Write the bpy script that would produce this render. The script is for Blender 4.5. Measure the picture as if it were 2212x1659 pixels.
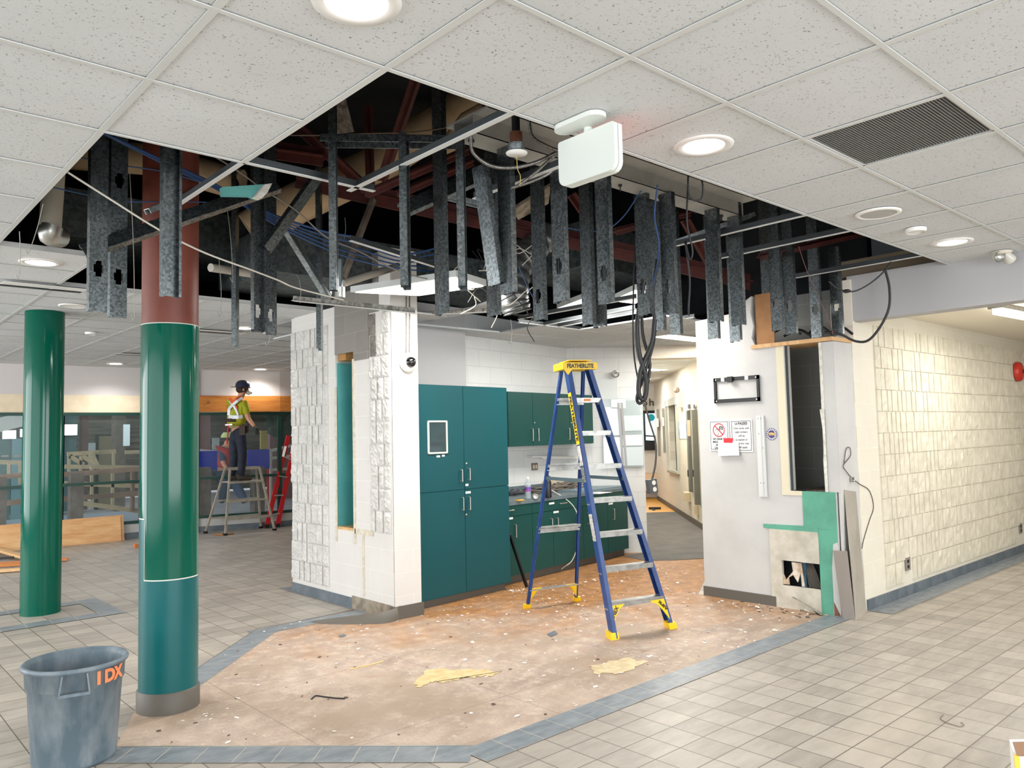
import bpy, math, random
import numpy as np
from mathutils import Vector, Matrix
random.seed(7)
for o in list(bpy.data.objects): bpy.data.objects.remove(o)
SC = bpy.context.scene; COL = SC.collection
PI = math.pi

# ---------------------------------------------------------------- camera
F_PX, YAW, PITCH, ROLL = 1695.98, .73489848, .06590964, .02340377
CAM = np.array([-.28329, -2.29079, 1.5833])
def _camR():
    fw = np.array([math.sin(YAW)*math.cos(PITCH), math.cos(YAW)*math.cos(PITCH), math.sin(PITCH)])
    r = np.array([math.cos(YAW), -math.sin(YAW), 0.]); d = -np.cross(r, fw)
    c, s = math.cos(ROLL), math.sin(ROLL)
    return np.array([c*r+s*d, -s*r+c*d, fw])
RC = _camR()
cam = bpy.data.objects.new('camera', bpy.data.cameras.new('camera')); COL.objects.link(cam)
cam.data.sensor_width = 36; cam.data.lens = F_PX/2212*36; cam.data.clip_start = .05; cam.data.clip_end = 200
M = Matrix.Identity(4)
for i in range(3):
    M[i][0] = RC[0][i]; M[i][1] = -RC[1][i]; M[i][2] = -RC[2][i]; M[i][3] = CAM[i]
cam.matrix_world = M; SC.camera = cam
# ---------------------------------------------------------------- exposure, sky, area lights
SC.view_settings.view_transform = 'Standard'; SC.view_settings.look = 'None'
SC.view_settings.exposure = 0.42; SC.view_settings.gamma = 1; SC.view_settings.use_curve_mapping = False
W = bpy.data.worlds.new('world'); SC.world = W; W.use_nodes = True
W.node_tree.nodes['Background'].inputs[0].default_value = (.86, .93, 1, 1)
W.node_tree.nodes['Background'].inputs[1].default_value = 1.15
def light(name, kind, loc, energy, size=1., size_y=None, color=(1,1,1), rot=(0,0,0), spot=None, look=None, shadow=.05):
    l = bpy.data.lights.new(name, kind); l.energy = energy; l.color = color
    if kind == 'AREA':
        l.shape = 'RECTANGLE' if size_y else 'DISK'; l.size = size
        if size_y: l.size_y = size_y
    elif kind == 'SPOT': l.spot_size = spot or 2.2; l.spot_blend = .6; l.shadow_soft_size = shadow
    elif kind == 'POINT': l.shadow_soft_size = shadow
    o = bpy.data.objects.new(name, l); COL.objects.link(o); o.location = loc; o.rotation_euler = rot
    if look is not None:
        o.rotation_euler = (Vector(look)-Vector(loc)).to_track_quat('-Z', 'Y').to_euler()
    return o
# area lights added behind and beside the photographer, standing in for unseen window daylight
light('added_daylight_rear', 'AREA', (2.0, -7.6, 1.75), 430, 9, 2.3, (.97, .985, 1), look=(2.6, 0, 1.6))
light('added_daylight_side', 'AREA', (-4.8, 1.0, 1.6), 130, 8, 2.4, (.93, .97, 1), look=(0, 1.6, 1.5))
light('added_daylight_side_rear', 'AREA', (-4.8, 8.5, 1.6), 330, 6, 2.4, (.97, .98, 1), look=(0, 8.3, 1.5))
light('pool_daylight', 'AREA', (4, 19, 4.6), 330, 10, 8, (.9, .96, 1), look=(4, 18, 0))
light('pool_daylight_low', 'AREA', (-6, 16.5, 2.2), 160, 5, 3, (.9, .96, 1), look=(2, 17.5, 1))
light('corridor_end_daylight', 'AREA', (15.6, 11.3, 2.2), 60, 1.6, 1.6, (1, .95, .88), look=(12, 7, .6))

# ---------------------------------------------------------------- measuring: a pixel of the photo -> a point on a real plane
def ray(u, v): return RC.T @ np.array([(u-1106)/F_PX, (v-829.5)/F_PX, 1.])
def onz(u, v, z=0.):
    d = ray(u, v); return CAM+d*(z-CAM[2])/d[2]
def onx(u, v, x):
    d = ray(u, v); return CAM+d*(x-CAM[0])/d[0]
def ony(u, v, y):
    d = ray(u, v); return CAM+d*(y-CAM[1])/d[1]
def onl(u, v, a, b):
    a = np.array(a, float); b = np.array(b, float); n = np.array([-(b-a)[1], (b-a)[0]]); d = ray(u, v)
    return CAM+d*((n@(a-CAM[:2]))/(n@d[:2]))
def att(u, v, xy):
    d = ray(u, v); return CAM+d*(np.linalg.norm(np.array(xy[:2])-CAM[:2])/np.linalg.norm(d[:2]))
def atd(u, v, depth): return CAM+ray(u, v)*depth
H = 2.895; T = .6096; HK = 2.74

# ---------------------------------------------------------------- materials
def srgb(c):
    return tuple(((x/255)/12.92 if x/255 <= .04045 else ((x/255+.055)/1.055)**2.4) for x in c)+(1,)
MATS = {}
class NT:
    def __init__(s, name):
        s.m = bpy.data.materials.new(name); s.m.use_nodes = True; s.t = s.m.node_tree
        s.b = s.t.nodes['Principled BSDF']; MATS[name] = s.m
    def n(s, kind, **kw):
        x = s.t.nodes.new(kind)
        for k, v in kw.items():
            if k in x.bl_rna.properties.keys(): setattr(x, k, v)
            else: x.inputs[k.replace('_', ' ')].default_value = v
        return x
    def l(s, a, b): s.t.links.new(a, b)
    def coord(s, kind='Object', scale=(1,1,1), loc=(0,0,0)):
        c = s.n('ShaderNodeTexCoord'); mp = s.n('ShaderNodeMapping'); s.l(c.outputs[kind], mp.inputs[0])
        mp.inputs['Scale'].default_value = scale; mp.inputs['Location'].default_value = loc; return mp.outputs[0]
    def noise(s, co, scale, detail=4, rough=.6):
        x = s.n('ShaderNodeTexNoise'); s.l(co, x.inputs['Vector']); x.inputs['Scale'].default_value = scale
        x.inputs['Detail'].default_value = detail; x.inputs['Roughness'].default_value = rough; return x.outputs['Fac']
    def ramp(s, fac, a, b, ca=(0,0,0,1), cb=(1,1,1,1)):
        x = s.n('ShaderNodeValToRGB'); s.l(fac, x.inputs[0]); e = x.color_ramp.elements
        e[0].position = a; e[1].position = b; e[0].color = ca; e[1].color = cb; return x.outputs[0]
    def mix(s, fac, a, b, mode='MIX'):
        x = s.n('ShaderNodeMixRGB', blend_type=mode)
        for i, q in enumerate((fac, a, b)):
            if hasattr(q, 'links'): s.l(q, x.inputs[i])
            else: x.inputs[i].default_value = q
        return x.outputs[0]
    def math(s, op, a, b=0.):
        x = s.n('ShaderNodeMath', operation=op)
        for i, q in enumerate((a, b)):
            if hasattr(q, 'links'): s.l(q, x.inputs[i])
            else: x.inputs[i].default_value = q
        return x.outputs[0]
    def bump(s, h, strength=.3, dist=.01):
        x = s.n('ShaderNodeBump'); s.l(h, x.inputs['Height']); x.inputs['Strength'].default_value = strength
        x.inputs['Distance'].default_value = dist; s.l(x.outputs[0], s.b.inputs['Normal'])
    def base(s, c):
        if hasattr(c, 'links'): s.l(c, s.b.inputs['Base Color'])
        else: s.b.inputs['Base Color'].default_value = c
    def fin(s, rough=.5, metal=0, spec=.5):
        s.b.inputs['Roughness'].default_value = rough; s.b.inputs['Metallic'].default_value = metal
        s.b.inputs['Specular IOR Level'].default_value = spec; return s.m
def mat(name, c, rough=.5, metal=0, c2=None, scale=5, lo=.4, hi=.65, bump=0, bscale=60, spec=.5, stretch=(1,1,1)):
    if name in MATS: return MATS[name]
    t = NT(name); c = srgb(c)
    if c2 or bump:
        co = t.coord(scale=stretch)
        if c2: t.base(t.ramp(t.noise(co, scale), lo, hi, c, srgb(c2)))
        else: t.base(c)
        if bump: t.bump(t.noise(co, bscale), bump, .004)
    else: t.base(c)
    return t.fin(rough, metal, spec)
def emis(name, c, strength):
    if name in MATS: return MATS[name]
    t = NT(name); t.base(srgb(c)); t.b.inputs['Emission Color'].default_value = srgb(c)
    t.b.inputs['Emission Strength'].default_value = strength; return t.fin(.4)
def glassy(name, c, rough=.02, alpha=.18):
    if name in MATS: return MATS[name]
    t = NT(name); t.base(srgb(c)); t.b.inputs['Alpha'].default_value = alpha
    return t.fin(rough, 0, .6)
def m_ceiling():
    t = NT('ceiling_tile'); co = t.coord()
    f = t.noise(co, 85, 3, .75); spots = t.ramp(f, .335, .385, srgb((124,126,126)), srgb((211,214,216)))
    v = t.noise(co, 1.1, 2); tint = t.ramp(v, .3, .7, srgb((244,244,242)), srgb((255,255,255)))
    t.base(t.mix(1., spots, tint, 'MULTIPLY')); t.bump(f, .35, .003); return t.fin(.95, 0, .1)
def m_tile(name, c1, c2, grout, sx, sy, ox, oy, wd=.0065, rough=.42):
    t = NT(name); co = t.coord()
    s = t.n('ShaderNodeSeparateXYZ'); t.l(co, s.inputs[0]); ds = []; cells = []
    for out, sz, of in ((s.outputs[0], sx, ox), (s.outputs[1], sy, oy)):
        q = t.math('DIVIDE', t.math('SUBTRACT', out, of), sz); cells.append(t.math('FLOOR', q))
        fr = t.math('FRACT', q); ds.append(t.math('MULTIPLY', t.math('MINIMUM', fr, t.math('SUBTRACT', 1., fr)), sz))
    d = t.math('MINIMUM', ds[0], ds[1]); line = t.math('LESS_THAN', d, wd/2)
    cb = t.n('ShaderNodeCombineXYZ'); t.l(cells[0], cb.inputs[0]); t.l(cells[1], cb.inputs[1])
    wn = t.n('ShaderNodeTexWhiteNoise'); t.l(cb.outputs[0], wn.inputs['Vector'])
    mp = t.n('ShaderNodeMapping'); t.l(co, mp.inputs[0]); mp.inputs['Scale'].default_value = (1, 3.5, 1); mp.inputs['Rotation'].default_value = (0,0,.5)
    n1 = t.noise(mp.outputs[0], 3.2, 6, .7); n2 = t.noise(co, .8, 3)
    k = t.math('ADD', t.math('MULTIPLY', n1, .75), t.math('MULTIPLY', wn.outputs['Value'], .25))
    c = t.ramp(k, .32, .72, srgb(c1), srgb(c2))
    c = t.mix(t.ramp(n2, .55, .8), c, srgb((186,176,160)))
    c = t.mix(line, c, srgb(grout)); t.base(c)
    t.bump(t.math('SUBTRACT', t.math('MULTIPLY', n1, .15), line), .25, .002); return t.fin(rough, 0, .5)
def m_concrete():
    t = NT('stripped_concrete'); co = t.coord(); s = t.n('ShaderNodeSeparateXYZ'); t.l(co, s.inputs[0])
    n1 = t.noise(co, 2.2, 6, .7); n2 = t.noise(co, 9, 5, .7); n3 = t.noise(co, .9, 3)
    c = t.ramp(n1, .3, .72, srgb((150,131,117)), srgb((200,180,165)))
    c = t.mix(t.ramp(n2, .48, .66, (0,0,0,1), (.8,.8,.8,1)), c, srgb((204,188,170)))
    gr = t.noise(co, 60, 4, .8); c = t.mix(t.ramp(gr, .5, .72, (0,0,0,1), (.55,.55,.55,1)), c, srgb((132,114,98)))
    c = t.mix(t.ramp(n3, .45, .62, (0,0,0,1), (.8,.8,.8,1)), c, srgb((156,136,116)))
    # ochre glue residue that gets denser towards the kitchen
    g = t.math('ADD', t.math('MULTIPLY', t.math('SUBTRACT', t.math('ADD', s.outputs[1], t.math('MULTIPLY', s.outputs[0], .75)), 4.9), .32), t.math('MULTIPLY', t.math('SUBTRACT', n1, .5), 2.2))
    c = t.mix(t.ramp(g, .0, .75, (0,0,0,1), (.85,.85,.85,1)), c, t.ramp(n2, .35, .7, srgb((116,72,22)), srgb((176,118,44))))
    w = t.noise(t.coord(scale=(1, 1, 1), loc=(3, 1, 0)), 5.5, 8, .75)
    c = t.mix(t.ramp(w, .6, .72, (0,0,0,1), (.7,.7,.7,1)), c, srgb((216,208,198)))
    d = t.noise(t.coord(loc=(8, 2, 0)), 14, 6, .8); c = t.mix(t.ramp(d, .66, .75, (0,0,0,1), (.6,.6,.6,1)), c, srgb((96,82,70)))
    # saw joints
    q = t.math('FRACT', t.math('DIVIDE', t.math('SUBTRACT', s.outputs[0], .55), 1.2)); q2 = t.math('FRACT', t.math('DIVIDE', t.math('SUBTRACT', s.outputs[1], .2), 1.2))
    ln = t.math('MAXIMUM', t.math('LESS_THAN', q, .005), t.math('LESS_THAN', q2, .005))
    c = t.mix(t.math('MULTIPLY', ln, .55), c, srgb((110,96,84))); t.base(c); t.bump(n2, .25, .004); return t.fin(.62, 0, .4)
def m_block(name, c, mortar, bw=.4, bh=.2, mw=.006, c2=None, off=.5):
    t = NT(name); co = t.coord('UV')
    b = t.n('ShaderNodeTexBrick'); t.l(co, b.inputs['Vector']); b.offset = off
    for k, v in (('Scale', 1.), ('Mortar Size', mw/2), ('Mortar Smooth', .2), ('Brick Width', bw), ('Row Height', bh), ('Bias', 0.)): b.inputs[k].default_value = v
    b.inputs['Color1'].default_value = srgb(c); b.inputs['Color2'].default_value = srgb(c2 or c); b.inputs['Mortar'].default_value = srgb(mortar)
    n = t.noise(t.coord(), 3, 4); t.base(t.mix(t.ramp(n, .35, .7, (0,0,0,1), (.12,.12,.12,1)), b.outputs['Color'], srgb((170,165,155))))
    h = t.math('ADD', t.math('MULTIPLY', b.outputs['Fac'], -1.), t.math('MULTIPLY', t.noise(t.coord(), 90, 3), .25)); t.bump(h, .6, .004); return t.fin(.55)
def m_galv(name, a=(88,95,97), b=(132,139,141), scale=90, metal=.9, rough=.33):
    t = NT(name); co = t.coord(); v = t.n('ShaderNodeTexVoronoi'); t.l(co, v.inputs['Vector']); v.inputs['Scale'].default_value = scale
    s = t.n('ShaderNodeSeparateColor'); t.l(v.outputs['Color'], s.inputs[0]); n = t.noise(co, 6, 3)
    c = t.ramp(s.outputs[0], .1, .9, srgb(a), srgb(b)); t.base(t.mix(t.ramp(n, .4, .7, (0,0,0,1), (.45,.45,.45,1)), c, srgb((96,98,94)))); return t.fin(rough, metal)
def m_ply(name, c1, c2, sc=(1,9,1), s=2.2):
    t = NT(name); co = t.coord(scale=sc); n = t.noise(co, s, 5, .65); k = t.noise(t.coord(loc=(4,7,1)), 5, 2, .3)
    c = t.ramp(n, .35, .68, srgb(c1), srgb(c2)); c = t.mix(t.ramp(k, .7, .74), c, srgb((120,70,36))); t.base(c); return t.fin(.6)
WHITE = mat('white_drywall', (194,193,190), .6, c2=(187,186,183), scale=3, bump=.08, bscale=40)
WHITE2 = mat('grey_drywall', (176,175,176), .6)
CREAM = mat('cream_wall', (232,222,206), .6, c2=(224,216,202), scale=2)
MCEIL = m_ceiling(); MTEE = mat('painted_tee', (204,206,204), .45)
MTILE = m_tile('floor_tile', (142,135,126), (174,166,155), (96,90,81), .2, .2, .032, -.018)
MSLATE = m_tile('slate_tile', (98,107,114), (132,138,142), (176,168,156), .2, .2, .032, -.018)
MCONC = m_concrete(); MCARPET = mat('grey_carpet', (92,90,86), .95, c2=(104,101,96), scale=3, bump=.4, bscale=300)
MBLOCK = m_block('painted_block', (212,209,204), (228,226,221))
MBLOCKW = m_block('cream_block', (220,214,198), (234,229,214))
MBLOCKK = m_block('kitchen_block', (224,226,225), (202,204,204))
MBLOCKG = m_block('bare_block', (128,124,117), (150,146,138), c2=(116,112,106))
MROUGH = mat('splitface_block', (206,204,199), .6, c2=(190,188,183), scale=9, bump=.9, bscale=95)
MROUGHW = mat('splitface_cream', (218,212,194), .6, c2=(204,197,178), scale=9, bump=.9, bscale=95)
MROUGHG = mat('splitface_bare', (128,123,115), .8, c2=(100,96,90), scale=14, bump=1, bscale=95)
GALV = m_galv('galvanised'); GALVL = m_galv('galvanised_light', (140,148,150), (176,184,186), 70, .8, .45)
TEAL = mat('teal_laminate', (12,74,80), .32, spec=.4); TEALD = mat('teal_laminate_dark', (12,68,64), .38, spec=.4)
KICK = mat('rubber_base', (90,85,77), .55); BLACK = mat('black_plastic', (22,22,24), .45); STEEL = mat('brushed_steel', (178,178,172), .35, .9)
ALU = mat('aluminium', (190,188,182), .4, .85, c2=(160,158,152), scale=18); DGREEN = mat('dark_green_frame', (20,62,52), .4)
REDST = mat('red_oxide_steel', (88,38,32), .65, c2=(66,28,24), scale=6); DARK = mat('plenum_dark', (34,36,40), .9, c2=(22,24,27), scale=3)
WOOD = m_ply('pine', (196,150,98), (222,184,134)); PLY = m_ply('plywood', (205,150,98), (226,184,130), (1.2,1.2,7), 2.0); DWOOD = m_ply('stained_fir', (176,104,38), (206,134,58), (1,1,8), 3)
SLATEB = mat('slate_base', (88,98,106), .45, c2=(108,116,122), scale=6); PLATE = mat('off_white_plastic', (236,236,232), .4)

# ---------------------------------------------------------------- mesh helpers
def V(p): return np.array([float(a) for a in p])
def unit(v): v = V(v); return v/(np.linalg.norm(v)+1e-12)
class MB:
    def __init__(s): s.v = []; s.f = []; s.m = []; s.cur = 0; s.sm = []
    def add(s, vs, fs, smooth=False):
        o = len(s.v); s.v += [tuple(map(float, p)) for p in vs]
        for f in fs: s.f.append([i+o for i in f]); s.m.append(s.cur); s.sm.append(smooth)
        return s
    def mt(s, i): s.cur = i; return s
    def hexa(s, p): return s.add(p, [(3,2,1,0),(4,5,6,7),(0,1,5,4),(1,2,6,5),(2,3,7,6),(3,0,4,7)])
    def box(s, lo, hi):
        x0,y0,z0 = lo; x1,y1,z1 = hi
        return s.hexa([(x0,y0,z0),(x1,y0,z0),(x1,y1,z0),(x0,y1,z0),(x0,y0,z1),(x1,y0,z1),(x1,y1,z1),(x0,y1,z1)])
    def obox(s, c, a, b, h):      # centre, half vectors a, b, h
        c, a, b, h = map(V, (c, a, b, h))
        return s.hexa([c-a-b-h, c+a-b-h, c+a+b-h, c-a+b-h, c-a-b+h, c+a-b+h, c+a+b+h, c-a+b+h])
    def bar(s, p, q, w, h, up=(0,0,1)):
        p, q = V(p), V(q); d = unit(q-p); u = V(up)
        if abs(d@unit(u)) > .98: u = V((1,0,0))
        sd = unit(np.cross(d, u)); u = np.cross(sd, d)
        return s.obox((p+q)/2, (q-p)/2, sd*w/2, u*h/2)
    def prism(s, pts, vec):
        n = len(pts); a = [V(p) for p in pts]; b = [p+V(vec) for p in a]
        return s.add(a+b, [tuple(range(n))[::-1], tuple(range(n, 2*n))]+[(i, (i+1) % n, (i+1) % n+n, i+n) for i in range(n)])
    def quad(s, *p): return s.add(p, [tuple(range(len(p)))])
    def tube(s, pts, r, n=8, cap=True, smooth=True):
        pts = [V(p) for p in pts]; k = len(pts); rs = r if hasattr(r, '__len__') else [r]*k
        t0 = unit(pts[1]-pts[0]); ref = V((0,0,1)) if abs(t0[2]) < .9 else V((1,0,0)); u = unit(np.cross(t0, ref)); vs = []
        for i in range(k):
            t = unit(pts[min(i+1, k-1)]-pts[max(i-1, 0)]); u = unit(u-t*(u@t)); w = np.cross(t, u)
            for j in range(n):
                a = 2*PI*j/n; vs.append(pts[i]+(u*math.cos(a)+w*math.sin(a))*rs[i])
        fs = [(i*n+j, i*n+(j+1) % n, (i+1)*n+(j+1) % n, (i+1)*n+j) for i in range(k-1) for j in range(n)]
        s.add(vs, fs, smooth)
        if cap: s.add([vs[j] for j in range(n)], [tuple(range(n))[::-1]]); s.add([vs[(k-1)*n+j] for j in range(n)], [tuple(range(n))])
        return s
    def lathe(s, prof, c=(0,0,0), n=24, axis=(0,0,1), smooth=True, sx=1., sy=1.):
        ax = unit(axis); ref = V((1,0,0)) if abs(ax[0]) < .9 else V((0,1,0)); u = unit(ref-ax*(ref@ax)); w = np.cross(ax, u); c = V(c); vs = []
        for r, h in prof:
            for j in range(n):
                a = 2*PI*j/n; vs.append(c+ax*h+(u*math.cos(a)*sx+w*math.sin(a)*sy)*r)
        fs = [(i*n+j, i*n+(j+1) % n, (i+1)*n+(j+1) % n, (i+1)*n+j) for i in range(len(prof)-1) for j in range(n)]
        return s.add(vs, fs, smooth)
    def disc(s, c, r, axis=(0,0,1), th=.004, n=24): return s.lathe([(0,0),(r,0),(r,th),(0,th)], c, n, axis, False)
    def ball(s, c, r, n=12, sc=(1,1,1)):
        vs = []; fs = []
        for i in range(n//2+1):
            a = PI*i/(n//2)
            for j in range(n):
                b = 2*PI*j/n; vs.append(V(c)+V((math.sin(a)*math.cos(b)*sc[0], math.sin(a)*math.sin(b)*sc[1], math.cos(a)*sc[2]))*r)
        for i in range(n//2):
            for j in range(n): fs.append((i*n+j, (i+1)*n+j, (i+1)*n+(j+1) % n, i*n+(j+1) % n))
        return s.add(vs, fs, True)
def obj(name, mb, mats, parent=None, uvdir=None):
    me = bpy.data.meshes.new(name); off = np.zeros(3)
    q = parent
    while q is not None: off = off+np.array(q.location); q = q.parent
    me.from_pydata([tuple(V(p)-off) for p in mb.v], [], mb.f)
    for m in (mats if isinstance(mats, (list, tuple)) else [mats]): me.materials.append(m)
    me.polygons.foreach_set('material_index', mb.m); me.polygons.foreach_set('use_smooth', mb.sm)
    if uvdir is not None:
        ul = me.uv_layers.new(name='UVMap'); d = unit(list(uvdir)[:2]+[0])
        for lp in me.loops:
            p = V(mb.v[lp.vertex_index]); ul.data[lp.index].uv = (p@d, p[2])
    me.validate(); me.update()
    o = bpy.data.objects.new(name, me); COL.objects.link(o)
    if parent is not None: o.parent = parent
    return o
def tag(o, label, cat, group=None, kind=None):
    o['label'] = label; o['category'] = cat
    if group: o['group'] = group
    if kind: o['kind'] = kind
    return o
def thing(name, label, cat, loc, group=None):
    o = bpy.data.objects.new(name, None); COL.objects.link(o); o.location = tuple(map(float, loc)); o.empty_display_size = .1
    return tag(o, label, cat, group)
def struct(name, mb, mats, uvdir=None):
    o = obj(name, mb, mats, None, uvdir); o['kind'] = 'structure'; return o
def dup(root, loc, label=None, rotz=0):
    r = root.copy(); COL.objects.link(r); r.location = tuple(map(float, loc)); r.rotation_euler = (0,0,rotz)
    if label: r['label'] = label
    for ch in list(root.children):
        c = ch.copy(); COL.objects.link(c); c.parent = r
        for g in ch.children:
            d = g.copy(); COL.objects.link(d); d.parent = c
    return r
def text(name, body, size, org, right, up, m, parent, extrude=.0005, align='CENTER', bold=0., sx=1., shear=0.):
    cu = bpy.data.curves.new(name, 'FONT'); cu.body = body; cu.size = size; cu.align_x = align; cu.align_y = 'CENTER'
    cu.extrude = extrude; cu.offset = bold; cu.shear = shear; cu.resolution_u = 3
    t = bpy.data.objects.new('tmp', cu); COL.objects.link(t)
    me = bpy.data.meshes.new_from_object(t); bpy.data.objects.remove(t); bpy.data.curves.remove(cu)
    r, u = unit(right), unit(up); n = np.cross(r, u); mb = MB()
    mb.add([V(org)+r*v.co.x*sx+u*v.co.y+n*v.co.z for v in me.vertices], [tuple(p.vertices) for p in me.polygons]); bpy.data.meshes.remove(me)
    return obj(name, mb, m, parent)
def sag(p, q, d, n=8, side=(0,0,0)):
    p, q = V(p), V(q); return [p+(q-p)*t+V((0,0,-1))*d*4*t*(1-t)+V(side)*4*t*(1-t) for t in np.linspace(0, 1, n+1)]
def smooth(pts, n=4):
    P = [V(p) for p in pts]; P = [2*P[0]-P[1]]+P+[2*P[-1]-P[-2]]; out = []
    for i in range(1, len(P)-2):
        for k in range(n):
            t = k/n; a, b, c, d = P[i-1:i+3]
            out.append(.5*((2*b)+(-a+c)*t+(2*a-5*b+4*c-d)*t*t+(-a+3*b-3*c+d)*t**3))
    return out+[P[-2]]
from mathutils import noise as mn
# ================================================================= SETTING
def poly(mb, pts, z): return mb.add([(p[0], p[1], z) for p in pts], [tuple(range(len(pts)))])
struct('floor', poly(MB(), [(-7,-9),(16,-9),(16,12.6),(-7,12.6)], 0), MTILE)
CONC = [(2.31,.94),(6.25,.98),(6.25,2.3),(8.2,3.4),(7.6,4.0),(8.2,4.6),(7,5.3),(4.0,5.3),(3.62,4.25),(2.60,4.19),(1.77,3.36),(1.30,2.95),(.98,2.28)]
struct('floor', poly(MB(), CONC, .002), MCONC)
band = MB(); grout = MB(); NB = [0]
def strip(a, b, w, ea=0, eb=0):
    a, b = V(a), V(b); d = unit(b-a); n = V((d[1], -d[0])); a = a-d*ea; b = b+d*eb; L = np.linalg.norm(b-a); NB[0] += 1; zz = .003+NB[0]*.00012
    def q4(mb, u0, u1, w0, w1, z): mb.add([tuple(a+d*u+n*v)+(z,) for u, v in ((u0,w0),(u1,w0),(u1,w1),(u0,w1))], [(0,1,2,3)])
    q4(grout, 0, L, 0, w, zz); k = 0; s = 1 if w > 0 else -1
    while k*.2 < L-.01:
        q4(band, k*.2+.0025, min(k*.2+.1975, L), s*.002, w-s*.002, zz+.0005); k += 1
strip((2.31,.94), (6.55,.99), .2, .08); strip((.98,2.27), (2.31,.94), .2, .1, .0)
strip((2.60,4.19), (1.36,2.95), -.2, 0, 0); strip((3.6,4.21), (2.60,4.19), -.2, 0, .08)
strip((3.57,5.8), (3.57,4.2), -.22); strip((6.6,.8), (13,.8), .2)
for a, b in (((.43,5.982),(2.03,5.982)), ((.43,6.782),(2.03,6.782))): strip(a, b, .2)
strip((1.83,5.982), (1.83,6.582), .2)
struct('floor', band, mat('slate_strip', (104,113,120), .4, c2=(136,142,146), scale=7, stretch=(1,2.5,1), lo=.35, hi=.7, bump=.1)); struct('floor', grout, mat('grout', (186,178,164), .8))
edge = MB()      # thin metal edging left at the tile border
edge.bar((2.60,4.19,.004), (3.57,4.24,.004), .02, .006); edge.bar((2.31,.94,.004), (1.0,2.25,.004), .008, .005); edge.bar((1.77,3.36,.004), (2.6,4.19,.004), .008, .005)
struct('trim_3', edge, STEEL)
# carpet of the corridor
struct('floor', poly(MB(), [(7.50,3.93),(7.75,3.70),(8.2,3.40),(9.0,3.69),(12.6,7.23),(11.7,8.0),(8.02,4.36),(7.6,4.4)], .006), MCARPET)
struct('floor', poly(MB(), [(8.2,3.46),(9.2,3.9),(16,10.5),(13,13),(7.9,7.0),(8.0,4.4)], .003), mat('ochre_floor', (214,158,66), .5, c2=(196,140,56), scale=2))

# ---- suspended ceiling: cells of two feet, some removed
def removed(i, j):
    if 2 <= i <= 10 and 0 <= j <= 5: return True
    if i == 1 and 2 <= j <= 5: return True
    if 2 <= i <= 5 and 6 <= j <= 7: return True
    return False
def is_kitchen(i, j): return i >= 6 and j >= 6 and (i*T+.3) > 3.7 and (j*T) < 9.2 and i >= 7
GR = {(5,-2)}; cl = MB(); XI = range(-12, 11); YJ = range(-15, 21)
for i in range(-12, 18):
    for j in range(-15, 21):
        x0, y0 = i*T, j*T
        if removed(i, j) or (x0 > 6.3 and y0 < .8) or (i, j) in GR: continue
        if y0 > 3.6 and x0 > 3.5 and y0 < 5.4: continue         # pillar and kitchen (lower ceiling)
        if x0 > 4.2 and 3.6 < y0 < 5.2: continue
        if x0 > 6.0 and -.1 < y0 < 3.6: continue
        x1 = min(x0+T, 6.6) if y0 < .8 else x0+T
        cl.box((x0+.003, y0+.003, H+.004), (x1-.003, y0+T-.003, H+.02))
struct('ceiling', cl, MCEIL)
tee = MB()
def teeline(a, b, w=.024, z=H):
    if abs(a[1]-b[1]) < .001: z = z-.0006
    tee.bar((a[0], a[1], z-.001), (b[0], b[1], z-.001), w, .003); tee.bar((a[0], a[1], z+.018), (b[0], b[1], z+.018), .003, .034)
for i in range(-12, 11):
    x = i*T; w = .028
    if i == 1: segs = [(-9, 3.66), (3.66, 12.3)]
    elif i == 2: segs = [(-9, 2*T), (6*T, 12.3)]
    elif 3 <= i <= 5: segs = [(-9, 0), (8*T, 12.2)]
    elif i <= 0: segs = [(-9, 12.4)]
    elif i == 6: segs = [(-9, 0), (5.55, 12)]
    else: segs = [(-9, 0), (5.5, 12)]
    for a, b in segs: teeline((x, a), (x, b), w)
for j in range(-15, 21):
    y = j*T
    if j < 0: segs = [(-7.3, 6.6)]
    elif j == 0: segs = [(-7.3, 6.6)]
    elif j <= 1: segs = [(-7.3, 2*T)]
    elif j == 2: segs = [(-7.3, 2*T)]
    elif j <= 5: segs = [(-7.3, T)]
    elif j == 6: segs = [(-7.3, 2*T)]
    elif j == 7: segs = [(-7.3, 2*T)]
    elif j == 8: segs = [(-7.3, 3.6)]
    else: segs = [(-7.3, 7.5)]
    for a, b in segs: teeline((a, y), (b, y), .02)
struct('trim_1', tee, MTEE)
# lower ceiling of kitchen and corridor
kc = MB(); kt = MB()
for i in range(6, 27):
    for j in range(3, 26):
        x0, y0 = i*T, j*T; cx, cy = x0+T/2, y0+T/2
        if cy < 3.66 and cx < 6.4: continue
        if cy > cx-1.2 and cy > 5.9: continue
        if y0 < 2.2 or (y0 < 3.6 and cy < cx-5.9): continue
        if cy < cx-6.2: continue
        if (i, j) in ((7,6),(8,6)): continue
        if i == 6 and j < 9: x0 = 3.9
        kc.box((x0+.003, y0+.003, HK), ((i+1)*T-.003, y0+T-.003, HK+.015))
        kt.bar((x0, y0, HK-.001), (x0, y0+T, HK-.001), .022, .004); kt.bar((x0, y0, HK-.0016), ((i+1)*T, y0, HK-.0016), .022, .004)
struct('ceiling', kc, MCEIL); struct('trim_2', kt, MTEE)

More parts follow.
